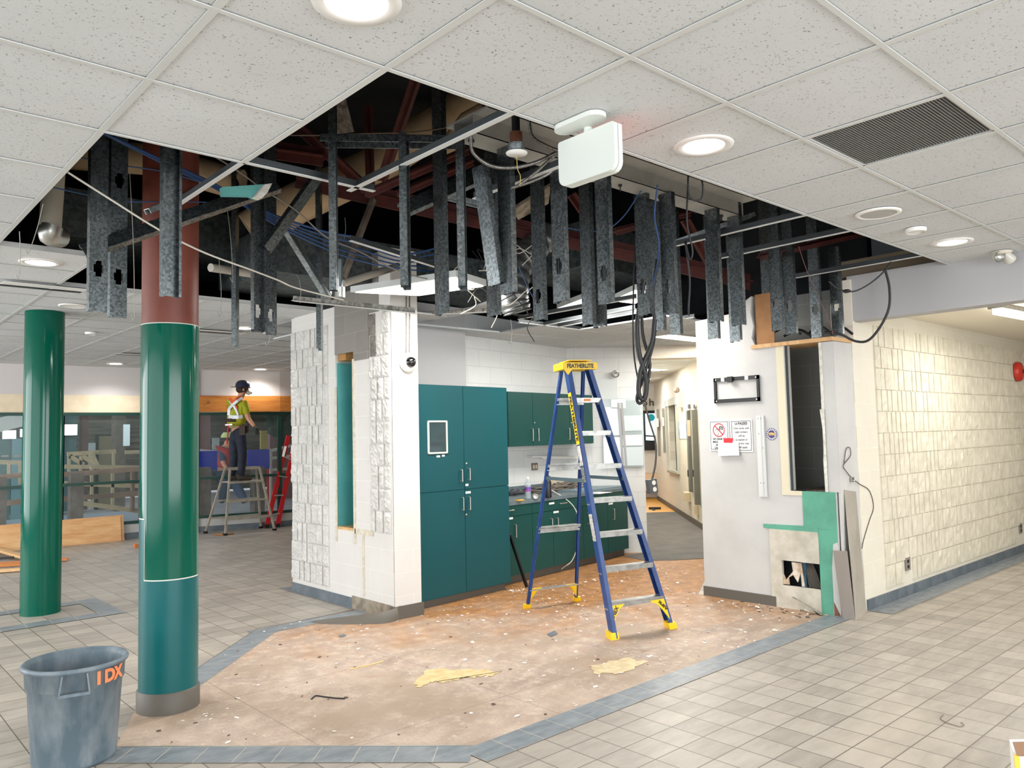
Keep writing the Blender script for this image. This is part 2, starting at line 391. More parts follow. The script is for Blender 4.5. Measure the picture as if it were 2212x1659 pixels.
# ---- bulkhead over the side corridor, its soffit and ceiling
b = MB(); b.box((6.6, -6, 2.527), (6.78, .84, 2.93)); struct('wall_bulkhead', b, WHITE2)
b = MB(); b.box((6.78, -6, 2.66), (16, .9, 2.7)); struct('ceiling', b, mat('corridor_ceiling', (238,230,212), .6))
b = MB(); b.box((15.6, -6, 0), (15.7, .9, 2.7)); b.box((6.78, -5.1, 0), (15.6, -5, 2.7)); struct('wall_far', b, CREAM)

# ---- rough split-face block faces
def rough(mb, o, d, n, u0, u1, z0, z1, dep=.035, step=.02, seed=1, skip=None, rows=.2):
    rnd = random.Random(seed); o, d, n = V(o), V(d), V(n)
    z = z0
    while z < z1-.02:
        u = u0
        while u < u1-.02:
            w = rnd.choice((.1,.1,.13,.13,.2)); w = min(w, u1-u)
            if u1-(u+w) < .05: w = u1-u
            gap = rnd.choice((.003,.018,.024)) if w > .08 else .003
            a, bb, c0, c1 = u+.002, u+w-gap, z+.003, min(z+rows, z1)-.004; z_mid = (c0+c1)/2
            if not (skip and skip((a+bb)/2, z_mid)):
                nx = max(2, int((bb-a)/step)); nz = max(3, int((c1-c0)/step)); vs = []; base = rnd.uniform(.5, .7)
                for i in range(nx+1):
                    for k in range(nz+1):
                        uu = a+(bb-a)*i/nx; zz = c0+(c1-c0)*k/nz
                        e = 0. if i in (0, nx) or k in (0, nz) else 1.
                        h = dep*(base+.4*mn.noise(Vector((uu*11+seed, zz*11, 3)))+.5*mn.noise(Vector((uu*40, zz*40, seed))))*e + (.012 if not e else 0)
                        p = o+d*uu+n*max(h, .002)
                        if not e: p = o+d*uu+n*.012
                        vs.append((p[0], p[1], zz))
                m = len(vs); fs = [(i*(nz+1)+k, (i+1)*(nz+1)+k, (i+1)*(nz+1)+k+1, i*(nz+1)+k+1) for i in range(nx) for k in range(nz)]
                # rim back to the wall
                rim = [i*(nz+1) for i in range(nx+1)]+[nx*(nz+1)+k for k in range(1, nz+1)]+[i*(nz+1)+nz for i in range(nx-1, -1, -1)]+[k for k in range(nz-1, 0, -1)]
                back = [tuple(V(vs[r])-np.append(n, 0)*.012) for r in rim]; r = len(rim)
                fs += [(rim[i], m+i, m+(i+1) % r, rim[(i+1) % r]) for i in range(r)]
                mb.add(vs+back, fs, False)
            u += w
        z += rows
    return mb
# right wall (y = .82)
w = MB(); w.box((6.6, .82, 0), (15.6, 1.0, 2.7)); wr = struct('wall_right', w, MBLOCKW, (1, 0))
o_out = lambda u, z: (7.42 < u < 7.66 and .2 < z < .4) or (u < 7.45 and z < .13) or u > 10.85 and z < .4
g = rough(MB(), (0, .82), (1, 0), (0, -1), 7.03, 12.6, .13, 2.535, .022, .04, 5, o_out, .2)
obj('splitface_blocks', g, MROUGHW, wr)
bb = MB()
x = 6.62
while x < 13.5: bb.box((x+.002, .805, 0), (min(x+.198, 13.6), .82, .09)); x += .2
struct('baseboard_right', bb, SLATEB)
# ---- left pillar (x = 3.6)
PX = 3.6
w = MB(); w.box((3.6, 4.60, 0), (4.1, 5.53, 2.9)); w.box((3.6, 3.6, 0), (3.88, 4.25, 3.3)); w.box((3.6, 4.25, 0), (4.1, 4.60, .72)); w.box((3.6, 4.25, 2.48), (4.1, 4.60, 3.3)); w.box((3.88, 4.42, 0), (4.1, 5.5, 3.3))
wl = struct('wall_left', w, MBLOCK, (0, 1))
wlr = MB(); wlr.box((3.6, 3.596, .1), (3.882, 3.605, 3.2)); obj('end_blocks', wlr, MBLOCK, wl, (1, 0))
darkzone = lambda y, z: y > 3.80 and z > 2.32
for nm, mtx, fn in (('splitface_blocks', MROUGH, lambda u, z: darkzone(u, z)), ('bare_splitface_blocks', MROUGHG, lambda u, z: not darkzone(u, z))):
    g = MB(); rough(g, (3.6, 0), (0, 1), (-1, 0), 3.63, 3.96, .74, 2.74, .03, .018, 11, fn)
    if nm[0] == 's': rough(g, (3.6, 0), (0, 1), (-1, 0), 4.74, 5.53, .14, 2.74, .03, .018, 12)
    obj(nm, g, mtx, wl)
g = MB(); g.box((3.594, 3.97, 2.33), (3.6, 4.25, 3.29)); g.box((3.594, 3.80, 2.75), (3.6, 3.97, 3.29)); g.box((3.594, 4.25, 2.42), (3.6, 4.60, 3.29))
o = obj('bare_blocks', g, MBLOCKG, wl, (0, 1)); o['label'] = 'unpainted grey block above the old ceiling line'
g = MB(); g.box((3.70, 4.255, .73), (4.05, 4.27, 2.34)); g.box((3.85, 4.25, .73), (3.86, 4.60, 2.34)); g.box((3.615, 4.588, .73), (3.85, 4.6, 2.34))
o = obj('turquoise_reveal', g, mat('turquoise_paint', (84,160,160), .55, c2=(96,170,168), scale=4), wl)
g = MB(); g.box((3.602, 4.255, .72), (3.84, 4.595, .745)); o = obj('slot_sill', g, WOOD, wl)
g = MB(); g.box((3.63, 4.45, 2.36), (3.75, 4.59, 2.45)); obj('timber_block', g, mat('ochre_block', (168,122,64), .7), wl)
g = MB(); g.box((3.592, 4.235, .60), (3.6, 4.27, 2.35)); g.box((3.592, 4.58, .60), (3.6, 4.61, 2.1)); g.box((3.592, 3.93, .70), (3.6, 4.25, .75)); g.box((3.593, 4.09, .14), (3.6, 4.12, .70))
o = obj('glue_trace', g, mat('old_glue', (212,204,184), .7, c2=(190,182,164), scale=20), wl)
g = MB(); g.box((3.59, 4.31, 0), (3.6, 5.53, .10)); struct('baseboard_left', g, SLATEB)
g = MB(); g.box((3.591, 3.62, 0), (3.6, 4.31, .12)); obj('scraped_patch', g, mat('scraped', (150,140,124), .8, c2=(116,106,92), scale=12), wl)
g = MB(); g.box((3.6, 3.585, 0), (3.90, 3.596, .115)); g.box((3.585, 3.585, 0), (3.6, 3.66, .115)); struct('baseboard_left', g, KICK)

# ---- kitchen walls
KA, KB_ = V((5.2, 4.66)), V((7.30, 4.99)); kd = unit(KB_-KA); kn = V((kd[1], -kd[0]))   # normal towards camera
def wallseg(mb, a, b, z0, z1, th=.1):
    a, b = V(a), V(b); d = unit(b-a); n = V((-d[1], d[0])); 
    return mb.prism([(a[0],a[1],z0),(b[0],b[1],z0),(b[0]+n[0]*th,b[1]+n[1]*th,z0),(a[0]+n[0]*th,a[1]+n[1]*th,z0)], (0,0,z1-z0))
struct('wall_kitchen', wallseg(MB(), (5.0, 4.63), KB_, 0, 3.0), MBLOCKK, kd)
KC = V((8.06, 4.34))
struct('wall_kitchen', wallseg(MB(), KB_, KC, 0, 3.0), MBLOCKK, unit(KC-KB_))
struct('wall_kitchen', wallseg(MB(), (3.88, 4.33), (5.12, 4.44), 1.9, 3.0, .2), WHITE2)
# corridor: left wall end, right wall, lintel, far wall
struct('wall_corridor', wallseg(MB(), KC+V((.5,.5))*0, KC+V((3.2,3.2)), 0, 3.0, .25), MBLOCKW, (1,1))
CA, CB = V((9.0, 3.67)), V((14.69, 9.26)); cd = unit(CB-CA)
DO0, DO1 = 12.15, 13.0    # door opening x-range on that wall
def con(x): return (x, CA[1]+(x-CA[0])*cd[1]/cd[0])
w = MB()
for a, bq, z0, z1 in ((CA[0], DO0, 0, 2.85), (DO0, DO1, 0, .79), (DO0, DO1, 2.18, 2.85), (DO1, CB[0], 0, 2.85)): wallseg(w, con(bq), con(a), z0, z1, .15)
struct('wall_corridor', w, MBLOCKW, cd)
w = MB(); w.box((0,0,0),(0,0,0)); w = MB()
wallseg(w, con(CB[0]), con(CA[0]), 0, .1, -.012); struct('baseboard_corridor', w, KICK)
w = MB(); w.prism([(8.0,4.30,2.57),(9.6,2.7,2.57),(9.8,2.9,2.57),(8.2,4.5,2.57)], (0,0,.25)); struct('trim_4', w, CREAM)
# cross lintel and far room behind the corridor
w = MB(); fwa, fwb = V((12.2, 12.6)), V((17.6, 7.6)); 
def far(u, v): return onl(u, v, fwa, fwb)
zf = [far(1405, v)[2] for v in (845, 890, 968, 1008)]
wallseg(w, fwb, fwa, 0, zf[2], -.1); wallseg(w, fwb, fwa, zf[1], 3.2, -.1); struct('wall_far', w, CREAM)
w = MB(); q = [far(1380, 1000), far(1420, 1000)]
w.box((0,0,0),(0,0,0)); w = MB(); a, c = V(q[0][:2]), V(q[1][:2]); nn = V((-.68,-.73))
w.prism([(a[0]-1,a[1]+1,.2),(c[0]+1.,c[1]-1.,.2),(c[0]+1+nn[0]*.5,c[1]-1+nn[1]*.5,.2),(a[0]-1+nn[0]*.5,a[1]+1+nn[1]*.5,.2)], (0,0,zf[3]-.35))
cnt = obj('reception_desk', w, mat('beige_laminate', (226,196,158), .5)); tag(cnt, 'beige reception desk below the bright window at the far end of the corridor', 'desk')
t = text('trim_5', 'to help', 1.0, (0,0,0), (1,0,0), (0,0,1), BLACK, None)
bpy.data.objects.remove(t)
lp, rp = far(1400, 870), far(1413, 870); wd = np.linalg.norm(rp-lp); dd = unit(V((rp[0]-lp[0], rp[1]-lp[1], 0))); nf = V((-dd[1], dd[0], 0)); nf = nf if nf@(CAM-lp) > 0 else -nf
sg = thing('wall_lettering', 'black lettering reading to help on the pale wall at the end of the corridor', 'lettering', far(1405, 871))
LS = 17/1696*float(RC[2]@(far(1405,871)-CAM))/.72
for wd_, k in (('to', 0), ('help', 1)): text('word', wd_, LS, far(1401 if k else 1398.5, 870)+nf*.02, dd, (0,0,1), BLACK, sg, .004, 'LEFT' if k else 'RIGHT')
w = MB(); w.box((0,0,0),(0,0,0)); w = MB()
a, c = far(1388, 889), far(1425, 889)
for z in (zf[1], zf[2]+.02): w.bar((a[0],a[1],z), (c[0],c[1],z), .1, .07)
for u in (1390, 1418): p = far(u, 900); w.bar((p[0],p[1],zf[2]), (p[0],p[1],zf[1]), .06, .06)
for v in (941, 952): p = far(1388, v); r = far(1425, v+2); w.bar(p, r, .02, .035)
wf = struct('window_4', w, BLACK)
g = MB(); g.quad((a[0],a[1],zf[2]), (c[0],c[1],zf[2]), (c[0],c[1],zf[1]), (a[0],a[1],zf[1])); obj('pane', g, emis('bright_window', (214,240,248), 1.2), wf)
g = MB(); p = far(1406, 902)+nf*.03; g.disc(p, .09, nf, .01); obj('blue_sticker', g, mat('cyan', (40,190,206), .4), wf)
g = MB(); p = far(1405, 962)+nf*.1; g.obox(p, dd*.17, nf*.05, (0,0,.12)); mo = obj('monitor', g, BLACK); tag(mo, 'black screen on the reception desk at the end of the corridor', 'monitor')

# ---- white drywall enclosure (x = 6.25)
WX = 6.25
def yz(pts, x0=WX, x1=WX+.1): return [(x0, p[0], p[1]) for p in pts]
w = MB(); ex = (.1, 0, 0)
w.prism(yz([(2.22,0),(1.50,0),(1.50,.70),(1.55,.72),(1.16,.72),(1.16,1.04),(1.28,1.04),(1.28,2.35),(1.56,2.35),(1.60,2.44),(1.575,2.55),(1.60,2.68),(1.585,2.83),(1.64,2.80),(1.70,2.70),(2.21,2.67)][::-1]), ex)
w.prism(yz([(.93,1.04),(.83,1.04),(.83,2.33),(.93,2.33)]), ex)
w.prism(yz([(.96,0),(.86,0),(.86,1.04),(.93,1.04)]), ex)
w.box((6.34,2.16,0),(7.15,2.218,2.66)); w.box((6.252,.826,.0),(6.62,.845,2.33))
wm = struct('wall_middle', w, WHITE)
GRN = mat('moisture_board', (92,164,138), .6, c2=(84,150,128), scale=6)
g = MB(); g.prism(yz([(1.17,.72),(.87,.72),(.87,1.04),(1.17,1.04)][::-1], WX-.004), (.03,0,0)); g.prism(yz([(1.56,.695),(1.04,.66),(1.04,.74),(1.56,.73)], WX-.006), (.03,0,0))
g.prism(yz([(1.04,0),(.94,0),(.92,.55),(.87,.60),(.87,.719),(1.04,.719)], WX-.004), (.03,0,0)); o = obj('green_board', g, GRN, wm); o['label'] = 'green moisture-resistant gypsum board'
PATCH = mat('bare_plaster', (200,194,180), .8, c2=(178,172,156), scale=7, bump=.3)
g = MB()
for y0, y1, z0, z1 in ((1.39,1.50,0,.69),(1.04,1.39,.42,.69),(1.04,1.39,0,.2)): g.box((WX-.012, y0, z0), (WX+.02, y1, z1))
o = obj('plaster_patch', g, PATCH, wm)
g = MB(); g.prism(yz([(1.40,.21),(1.33,.21),(1.335,.27),(1.29,.30),(1.25,.24),(1.22,.33),(1.21,.21),(1.19,.21),(1.21,.41),(1.3,.41),(1.29,.33),(1.36,.25),(1.40,.33)], WX-.005), (.012,0,0)); obj('broken_board', g, mat('torn_paper', (176,150,122), .9, c2=(214,206,192), scale=14), wm)
g = MB(); g.box((WX+.03,1.19,.1),(WX+.07,1.235,.62)); obj('stud_inside', g, mat('blue_steel', (84,116,134), .5, .4), wm)
g = MB()
for k in range(9):
    y = 1.06+.013*k; g.tube(smooth([(WX+.04, y, .2), (WX+.05, y+.03, .3+.005*k), (WX+.09, y+.1, .42)]), .0035, 5)
obj('wires_inside', g, mat('old_wire', (120,112,102), .6), wm)
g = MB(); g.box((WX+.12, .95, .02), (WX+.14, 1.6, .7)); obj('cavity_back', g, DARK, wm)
# closet behind the tall opening
g = MB(); g.box((6.95,.83,0),(7.0,2.2,2.9)); obj('closet_back', g, mat('closet', (150,150,142), .7) if 0 else m_block('closet_block', (150,152,148), (176,178,172)), wm, (0,1))
g = MB(); g.box((WX+.01,1.272,1.04),(WX+.045,1.29,2.34)); obj('reveal', g, mat('reveal_grey', (74,80,80), .6), wm)
g = MB(); g.box((WX-.003,1.285,1.0),(WX,1.36,2.33)); g.box((WX-.005,1.17,1.0),(WX,1.36,1.04)); obj('tape_trace', g, mat('jute', (216,208,182), .7), wm)
g = MB(); g.box((WX-.004,.93,1.04),(WX+.1,.955,2.33)); g.prism(yz([(.97,1.75),(.93,1.75),(.93,1.04),(.955,1.04),(.96,1.3),(.945,1.5)], WX-.008), (.05,0,0)); obj('broken_edge', g, mat('gypsum', (222,220,212), .9, c2=(196,190,176), scale=25, bump=.6), wm)
g = MB(); g.box((WX,.93,1.025),(6.95,1.28,1.04)); obj('rubble_sill', g, mat('rubble', (140,130,118), .9, c2=(80,74,68), scale=30, bump=1), wm)
g = MB(); g.prism([(WX-.02,1.60,2.335),(WX-.01,.83,2.335),(6.62,.83,2.335),(6.62,1.6,2.335)], (0,0,.035)); o = obj('ledge', g, WOOD, wm); o['label'] = 'raw wooden plate over the opening'
g = MB(); g.box((WX+.02,1.38,2.37),(WX+.03,1.56,2.84)); o = obj('brown_backing_board', g, mat('brown_board', (164,116,70), .7, c2=(146,102,60), scale=5), wm)
g = MB(); g.box((6.59,.80,2.36),(6.63,.90,2.9)); obj('jamb', g, CREAM, wm)
g = MB(); g.prism(yz([(.87,.0),(.87,.62),(.91,.60),(.93,.4),(.93,.12)], WX-.006), (.05,0,0)); obj('white_strip', g, WHITE, wm)
g = MB(); g.box((WX-.003,.85,0),(WX+.05,.93,.12)); obj('brick_base', g, mat('brick_brown', (128,84,64), .8, c2=(100,66,52), scale=14), wm)
struct('baseboard_middle', MB().box((WX-.016,1.46,0),(WX,2.225,.09)), KICK)

# ---- glazed wall to the pool hall
G = [V((-3.2,12.42)), V((4.86,11.93)), V((6.35,11.56)), V((9.2,11.5))]
lo = MB(); up = MB(); cream = MB(); bs = MB()
for a, c in zip(G[:-1], G[1:]):
    wallseg(lo, a, c, .0, .25, .1); wallseg(up, a, c, 2.42, 3.0, .1); wallseg(cream, a, c, 2.13, 2.42, .1); wallseg(bs, a, c, 0, .105, -.012)
struct('wall_back', lo, WHITE); struct('wall_back', up, mat('lilac_grey', (206,200,198), .6)); struct('wall_back', cream, mat('bare_cream', (232,216,188), .6, c2=(222,204,174), scale=5)); struct('baseboard_back', bs, SLATEB)
def window(name, a, c, splits, label=None):
    f = MB(); a, c = V(a), V(c); d = unit(c-a); n = V((-d[1], d[0])); L = np.linalg.norm(c-a)
    def b2(p, q, z0, z1, wdt=.05):
        p = V(p); q = V(q); f.bar((p[0],p[1],z0), (q[0],q[1],z1), wdt, wdt)
    for z in (.275, .96, 2.105): b2(a, c, z, z)
    for s in splits: p = a+d*s; b2(p, p, .25, 2.13)
    o = struct(name, f, DGREEN); g = MB(); p, q = a+n*.03, c+n*.03
    g.quad((p[0],p[1],.25), (q[0],q[1],.25), (q[0],q[1],2.13), (p[0],p[1],2.13)); obj('pane', g, glassy('window_glass', (170,190,186), .02, .12), o); return o
gl = unit(G[1]-G[0]); gx = lambda u: (V(onl(u, 1000, G[0], G[1])[:2])-G[0])@gl
window('window_1', G[0], G[0]+gl*gx(134), [0, 2.2, gx(134)]); window('window_2', G[0]+gl*gx(134), G[0]+gl*gx(312), [0, gx(312)-gx(134)])
g2 = unit(G[2]-G[1]); window('window_3', G[1]+g2*.1, G[2], [0, np.linalg.norm(G[2]-G[1])-.12]); window('window_5', G[2], G[3], [0, 1.2])
w = MB(); p = V(onl(420, 1000, G[0], G[1])[:2]); w.box((p[0]-.05, p[1]-.06, 0), (p[0]+.05, p[1]+.03, 2.88)); struct('trim_6', w, DWOOD)
w = MB(); nb = -V((-g2[1], g2[0])); q0, q1 = G[1]+g2*.02+nb*.03, G[2]+nb*.03
w.bar((q0[0],q0[1],2.285), (q1[0],q1[1],2.285), .06, .29); w.bar((q1[0],q1[1],2.285), (8.5,11.5,2.285), .06, .29); struct('trim_7', w, DWOOD)
# notice taped to the glass
a, c = onl(264, 917, G[0], G[1]), onl(278, 963, G[0], G[1])
nt = MB().obox(((a+c)/2)+V((0,-.06,0)), V((gl[0],gl[1],0))*abs((c-a)[0])/2, (0,.002,0), (0,0,abs(c[2]-a[2])/2)); tag(obj('paper_notice', nt, mat('pale_blue_paper', (186,210,220), .7)), 'narrow pale paper notice taped to the glass beside the big column', 'notice')

# ---- plenum shell
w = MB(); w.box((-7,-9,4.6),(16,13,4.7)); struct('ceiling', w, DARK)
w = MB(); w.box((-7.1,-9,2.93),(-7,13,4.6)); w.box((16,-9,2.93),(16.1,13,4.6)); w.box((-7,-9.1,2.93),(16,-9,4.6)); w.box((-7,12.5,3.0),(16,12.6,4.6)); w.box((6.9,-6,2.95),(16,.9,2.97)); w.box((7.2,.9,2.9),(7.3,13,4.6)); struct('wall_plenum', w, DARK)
w = MB(); w.box((6.64,-1,2.93),(6.8,1.0,3.08)); struct('wall_plenum', w, mat('tan_board', (120,106,88), .8))
# ---- pool hall shell
w = MB(); poly(w, [(-12,11.5),(16,11.5),(16,26),(-12,26)], -.06); struct('floor', w, mat('pool_deck', (150,152,156), .4, c2=(132,134,140), scale=1.5))
LOG = NT('log_wall'); co = LOG.coord(scale=(.5,.5,5.2)); nz = LOG.noise(co, 1.6, 4, .6); LOG.base(LOG.ramp(nz, .32, .66, srgb((54,50,46)), srgb((120,112,100)))); LOG.bump(nz, .8, .05); LOG = LOG.fin(.8)
w = MB(); w.box((-12,24,0),(16,24.2,6)); struct('wall_pool', w, LOG)
w = MB(); w.box((-12.1,11.5,0),(-12,24,6)); w.box((16,12.6,0),(16.1,26,6)); w.box((-12,11.6,4.7),(16,12.5,6)); struct('wall_pool', w, mat('pool_side', (120,128,140), .7))
w = MB(); w.box((-12,11.6,5.9),(16,26,6)); struct('ceiling', w, mat('pool_ceiling', (70,74,80), .8))
# ================================================================= COLUMNS, BIN
def column(cx, cy, r, z1, label, parts):
    t = thing('round_column', label, 'column', (cx, cy, 0))
    for nm, m, z0, zz, rr, lab in parts:
        o = obj(nm, MB().lathe([(rr, z0), (rr, zz)], (cx, cy, 0), 48), m, t)
        if lab: o['label'] = lab
    return t
GREEN = mat('gloss_green', (0,84,66), .1, spec=.28); TEALP = mat('satin_teal', (14,90,92), .3, spec=.35)
cc = (1.40, 2.735)
big = column(cc[0], cc[1], .166, 4.6, 'thick green column with exposed red-brown top in front, beside the grey bin', [
    ('primer_section', mat('red_primer', (120,62,48), .5, c2=(108,54,42), scale=5), 2.31, 4.6, .164, 'bare red-brown primed upper section'),
    ('green_section', GREEN, .78, 2.31, .168, None), ('repainted_section', TEALP, .1, .78, .168, 'duller teal repainted lower section')])
w = MB(); vd = V(cc)-CAM[:2]; a0 = math.atan2(-vd[1], -vd[0])
def arc(mb, r, aa, ab, z0, z1, n=16):
    vs = []
    for i in range(n+1):
        a = aa+(ab-aa)*i/n; vs += [(cc[0]+r*math.cos(a), cc[1]+r*math.sin(a), z0), (cc[0]+r*math.cos(a), cc[1]+r*math.sin(a), z1)]
    mb.add(vs, [(2*i, 2*i+2, 2*i+3, 2*i+1) for i in range(n)], True)
arc(w, .1685, a0-PI*.55, a0-.93, .78, 1.14); o = obj('repainted_flank', w, TEALP, big)
w = MB(); arc(w, .1688, a0-.95, a0+1.3, .776, .783); arc(w, .1688, a0-.935, a0-.915, .78, 1.13, 2); arc(w, .1688, a0-PI*.5, a0-.93, 1.135, 1.142); arc(w, .1665, 0, 2*PI, 2.302, 2.316, 40); obj('paint_edge', w, mat('chipped_paint', (206,210,200), .8), big)
w = MB(); w.lathe([(.178,0),(.178,.115),(.169,.125)], (cc[0], cc[1], 0), 48); obj('base_collar', w, KICK, big)
bc = fl0 = onz(87, 1331)[:2]; bd = unit(list(bc-CAM[:2])+[0]); bcx, bcy = bc[0]+bd[0]*.17, bc[1]+bd[1]*.17
column(bcx, bcy, .172, H, 'glossy dark green column standing further back at the left edge', [('shaft', GREEN, 0, H, .172, None)])

binc = V((.785, 2.27))
t = thing('waste_bin', 'grey plastic waste bin with orange marking at the lower left corner', 'bin', (binc[0], binc[1], 0))
BINM = mat('grey_bin_plastic', (84,100,110), .5, c2=(128,138,144), scale=9, lo=.42, hi=.72, bump=.1, stretch=(1,1,.4)); BR, BH = .235, .48
w = MB(); w.lathe([(0,.0),(.185,.0),(.192,.02),(.215,.385),(.224,.39),(.228,.475),(.242,.478),(.245,.492),(.238,.5),(.226,.498),(.218,.47),(.206,.38),(.183,.03),(0,.025)], (binc[0],binc[1],0), 48); obj('bin_body', w, BINM, t)
hd = unit([-.25,-1,0]); hs = np.cross(hd, V((0,0,1))); hc = V((binc[0],binc[1],0))+hd*.228
w = MB()
for s in (-1, 1): w.prism([hc+hs*.062*s+V((0,0,.39)), hc+hs*.062*s+hd*.038+V((0,0,.385)), hc+hs*.05*s+V((0,0,.475))+hd*.008, hc+hs*.05*s+V((0,0,.475))], hs*.007*s)
w.obox(hc+hd*.03+V((0,0,.388)), hs*.066, hd*.011, (0,0,.007)); obj('handle', w, BINM, t)
tx = lambda s, a, m, sz: None
for k, (ch, ang) in enumerate((('1', .46), ('D', .72), ('X', .98))):
    aa = math.atan2(-(binc[1]-CAM[1]), -(binc[0]-CAM[0]))+ang; n = V((math.cos(aa), math.sin(aa), 0)); r = np.cross(V((0,0,1)), n)
    text('painted_mark', ch, .085, V((binc[0],binc[1],.432))+n*(.2285), r, (0,0,1), mat('orange_paint', (236,132,84), .7), t, .001, bold=.004)
# ================================================================= CEILING FIXTURES
LIT = emis('downlight_glow', (255,246,232), 9); LITW = emis('tube_glow', (255,250,240), 7)
TRIMR = mat('white_trim_ring', (232,230,226), .35)
def ceil_pt(u, v): return onz(u, v, H)
def downlight(u, v, label, r=.115, power=9, z=H, grp=None, lit=True):
    p = onz(u, v, z); t = thing('downlight', label, 'ceiling light', p, grp)
    obj('trim_ring', MB().lathe([(r*.80,-.001),(r*.84,-.006),(r*1.16,-.007),(r*1.18,-.001)], p, 32), TRIMR, t)
    obj('lens', MB().lathe([(0,-.003),(r*.82,-.003)], p, 32), LIT, t)
    l = light('downlight_lamp', 'SPOT', (p[0], p[1], p[2]-.03), power, color=(1,.965,.925), spot=2.5, shadow=.09); l.parent = t; l.location = (0,0,-.03)
    return t
downlight(770, 3, 'large glowing downlight at the very top edge, in the nearest ceiling tiles', .115, 70)
downlight(1520, 314, 'glowing downlight to the right of the hanging white sign box', .115, 55)
downlight(2057, 523, 'glowing downlight next to the twin emergency lamp at right', .115, 45)
downlight(87, 567, 'glowing downlight at the left in the tile strip left of the studs', .115, 80)
downlight(250, 786, 'small far downlight between the two green columns', .115, 42)
downlight(563, 798, 'small far downlight above the worker in the yellow shirt', .115, 38)
downlight(528, 709, 'small distant downlight seen between the torn-off studs above the worker', .10, 90)
OUT = ((-1.8,4.0),(-1.8,7.4),(-1.8,10.6),(-1.8,.6),(.6,-3.6),(3.6,-3.6),(5.4,-2.4),(-1.8,-2.6))
for k, (x, y) in enumerate(OUT):  # ceiling lamps added out of view to brighten the room
    t = thing('downlight', 'added ceiling downlight ' + ('left of the picture, level with the big column','left of the picture, level with the rear column','left of the picture, close to the glazed wall','left of the picture, level with the waste bin','directly behind the photographer','behind the photographer, to the right','right of the picture, close to the bulkhead','left beside the photographer')[k], 'ceiling light', (x, y, H)); p = V((x, y, H))
    obj('trim_ring', MB().lathe([(.092,-.001),(.097,-.006),(.133,-.007),(.136,-.001)], p, 32), TRIMR, t); obj('lens', MB().lathe([(0,-.003),(.094,-.003)], p, 32), LIT, t)
    l = light('downlight_lamp', 'SPOT', (0,0,0), 120, color=(1,.965,.925), spot=2.6, shadow=.09); l.parent = t; l.location = (0,0,-.03)
lp = onz(1497, 731, HK); t = thing('recessed_panel_light', 'flat lit ceiling panel beside the top of the white drywall wall', 'ceiling light', lp)
obj('frame', MB().box((lp[0]-.66,lp[1]-.16,HK-.012),(lp[0]+.62,lp[1]+.16,HK-.002)), TRIMR, t); obj('lens', MB().box((lp[0]-.62,lp[1]-.13,HK-.015),(lp[0]+.58,lp[1]+.13,HK-.012)), LITW, t)
pl0 = t
l = light('panel_lamp', 'AREA', (0,0,0), 28, 1.1, .3, (1,.95,.88)); l.parent = t; l.location = (0,0,-.03)
for x, y, lab in ((10.9,6.6,'flat lit ceiling panel in the corridor ceiling, nearer one'),(12.6,8.3,'added flat lit ceiling panel in the corridor ceiling, farther one'),(9.3,5.0,'added flat lit ceiling panel just inside the corridor lintel')): dup(pl0, (x, y, HK), lab)  # farther panel and lintel panel are added to brighten the corridor
def ceildisc(name, u, v, r, h, label, cat, ms, ring=None):
    p = ceil_pt(u, v); t = thing(name, label, cat, p); obj('rim', MB().lathe([(r*.82,-.001),(r*.9,-h),(r*1.08,-h*.6),(r*1.1,0)], p, 28), PLATE, t)
    obj('cover', MB().lathe([(0,-h*.7),(r*.84,-h*.7)], p, 28), ms, t); return t
MESHG = mat('speaker_mesh', (176,176,174), .7)
ceildisc('ceiling_speaker', 1897, 460, .12, .012, 'round grey ceiling speaker below the dark return grille at right', 'speaker', MESHG)
ceildisc('ceiling_speaker', 157, 660, .11, .012, 'round white ceiling speaker above the rear green column', 'speaker', PLATE)
ceildisc('smoke_detector', 1978, 494, .06, .03, 'small white detector disc between ceiling speaker and right downlight', 'smoke detector', PLATE)
ceildisc('smoke_detector', 196, 718, .055, .03, 'tiny white ceiling disc between the two green columns', 'smoke detector', PLATE)
# return air grille in cell (5,-2)
x0, y0 = 5*T, -2*T; t = thing('return_air_grille', 'large dark ribbed return air grille in the ceiling at right', 'grille', (x0+T/2, y0+T/2, H))
obj('frame', MB().box((x0+.006,y0+.006,H+.002),(x0+T-.006,y0+.02,H+.03)).box((x0+.006,y0+T-.02,H+.002),(x0+T-.006,y0+T-.006,H+.03)).box((x0+.006,y0+.006,H+.002),(x0+.02,y0+T-.006,H+.03)).box((x0+T-.02,y0+.006,H+.002),(x0+T-.006,y0+T-.006,H+.03)), MTEE, t)
g = MB(); n = 44
for k in range(n): yy = y0+.02+(T-.04)*k/n; g.box((x0+.01, yy, H+.004), (x0+T-.01, yy+.0045, H+.022))
for k in range(20): xx = x0+.02+(T-.04)*k/20; g.box((xx, y0+.01, H+.012), (xx+.0025, y0+T-.01, H+.02))
obj('louvre', g, mat('grille_grey', (120,120,118), .5), t); obj('dark_backing', MB().box((x0+.005,y0+.005,H+.05),(x0+T-.005,y0+T-.005,H+.06)), DARK, t)
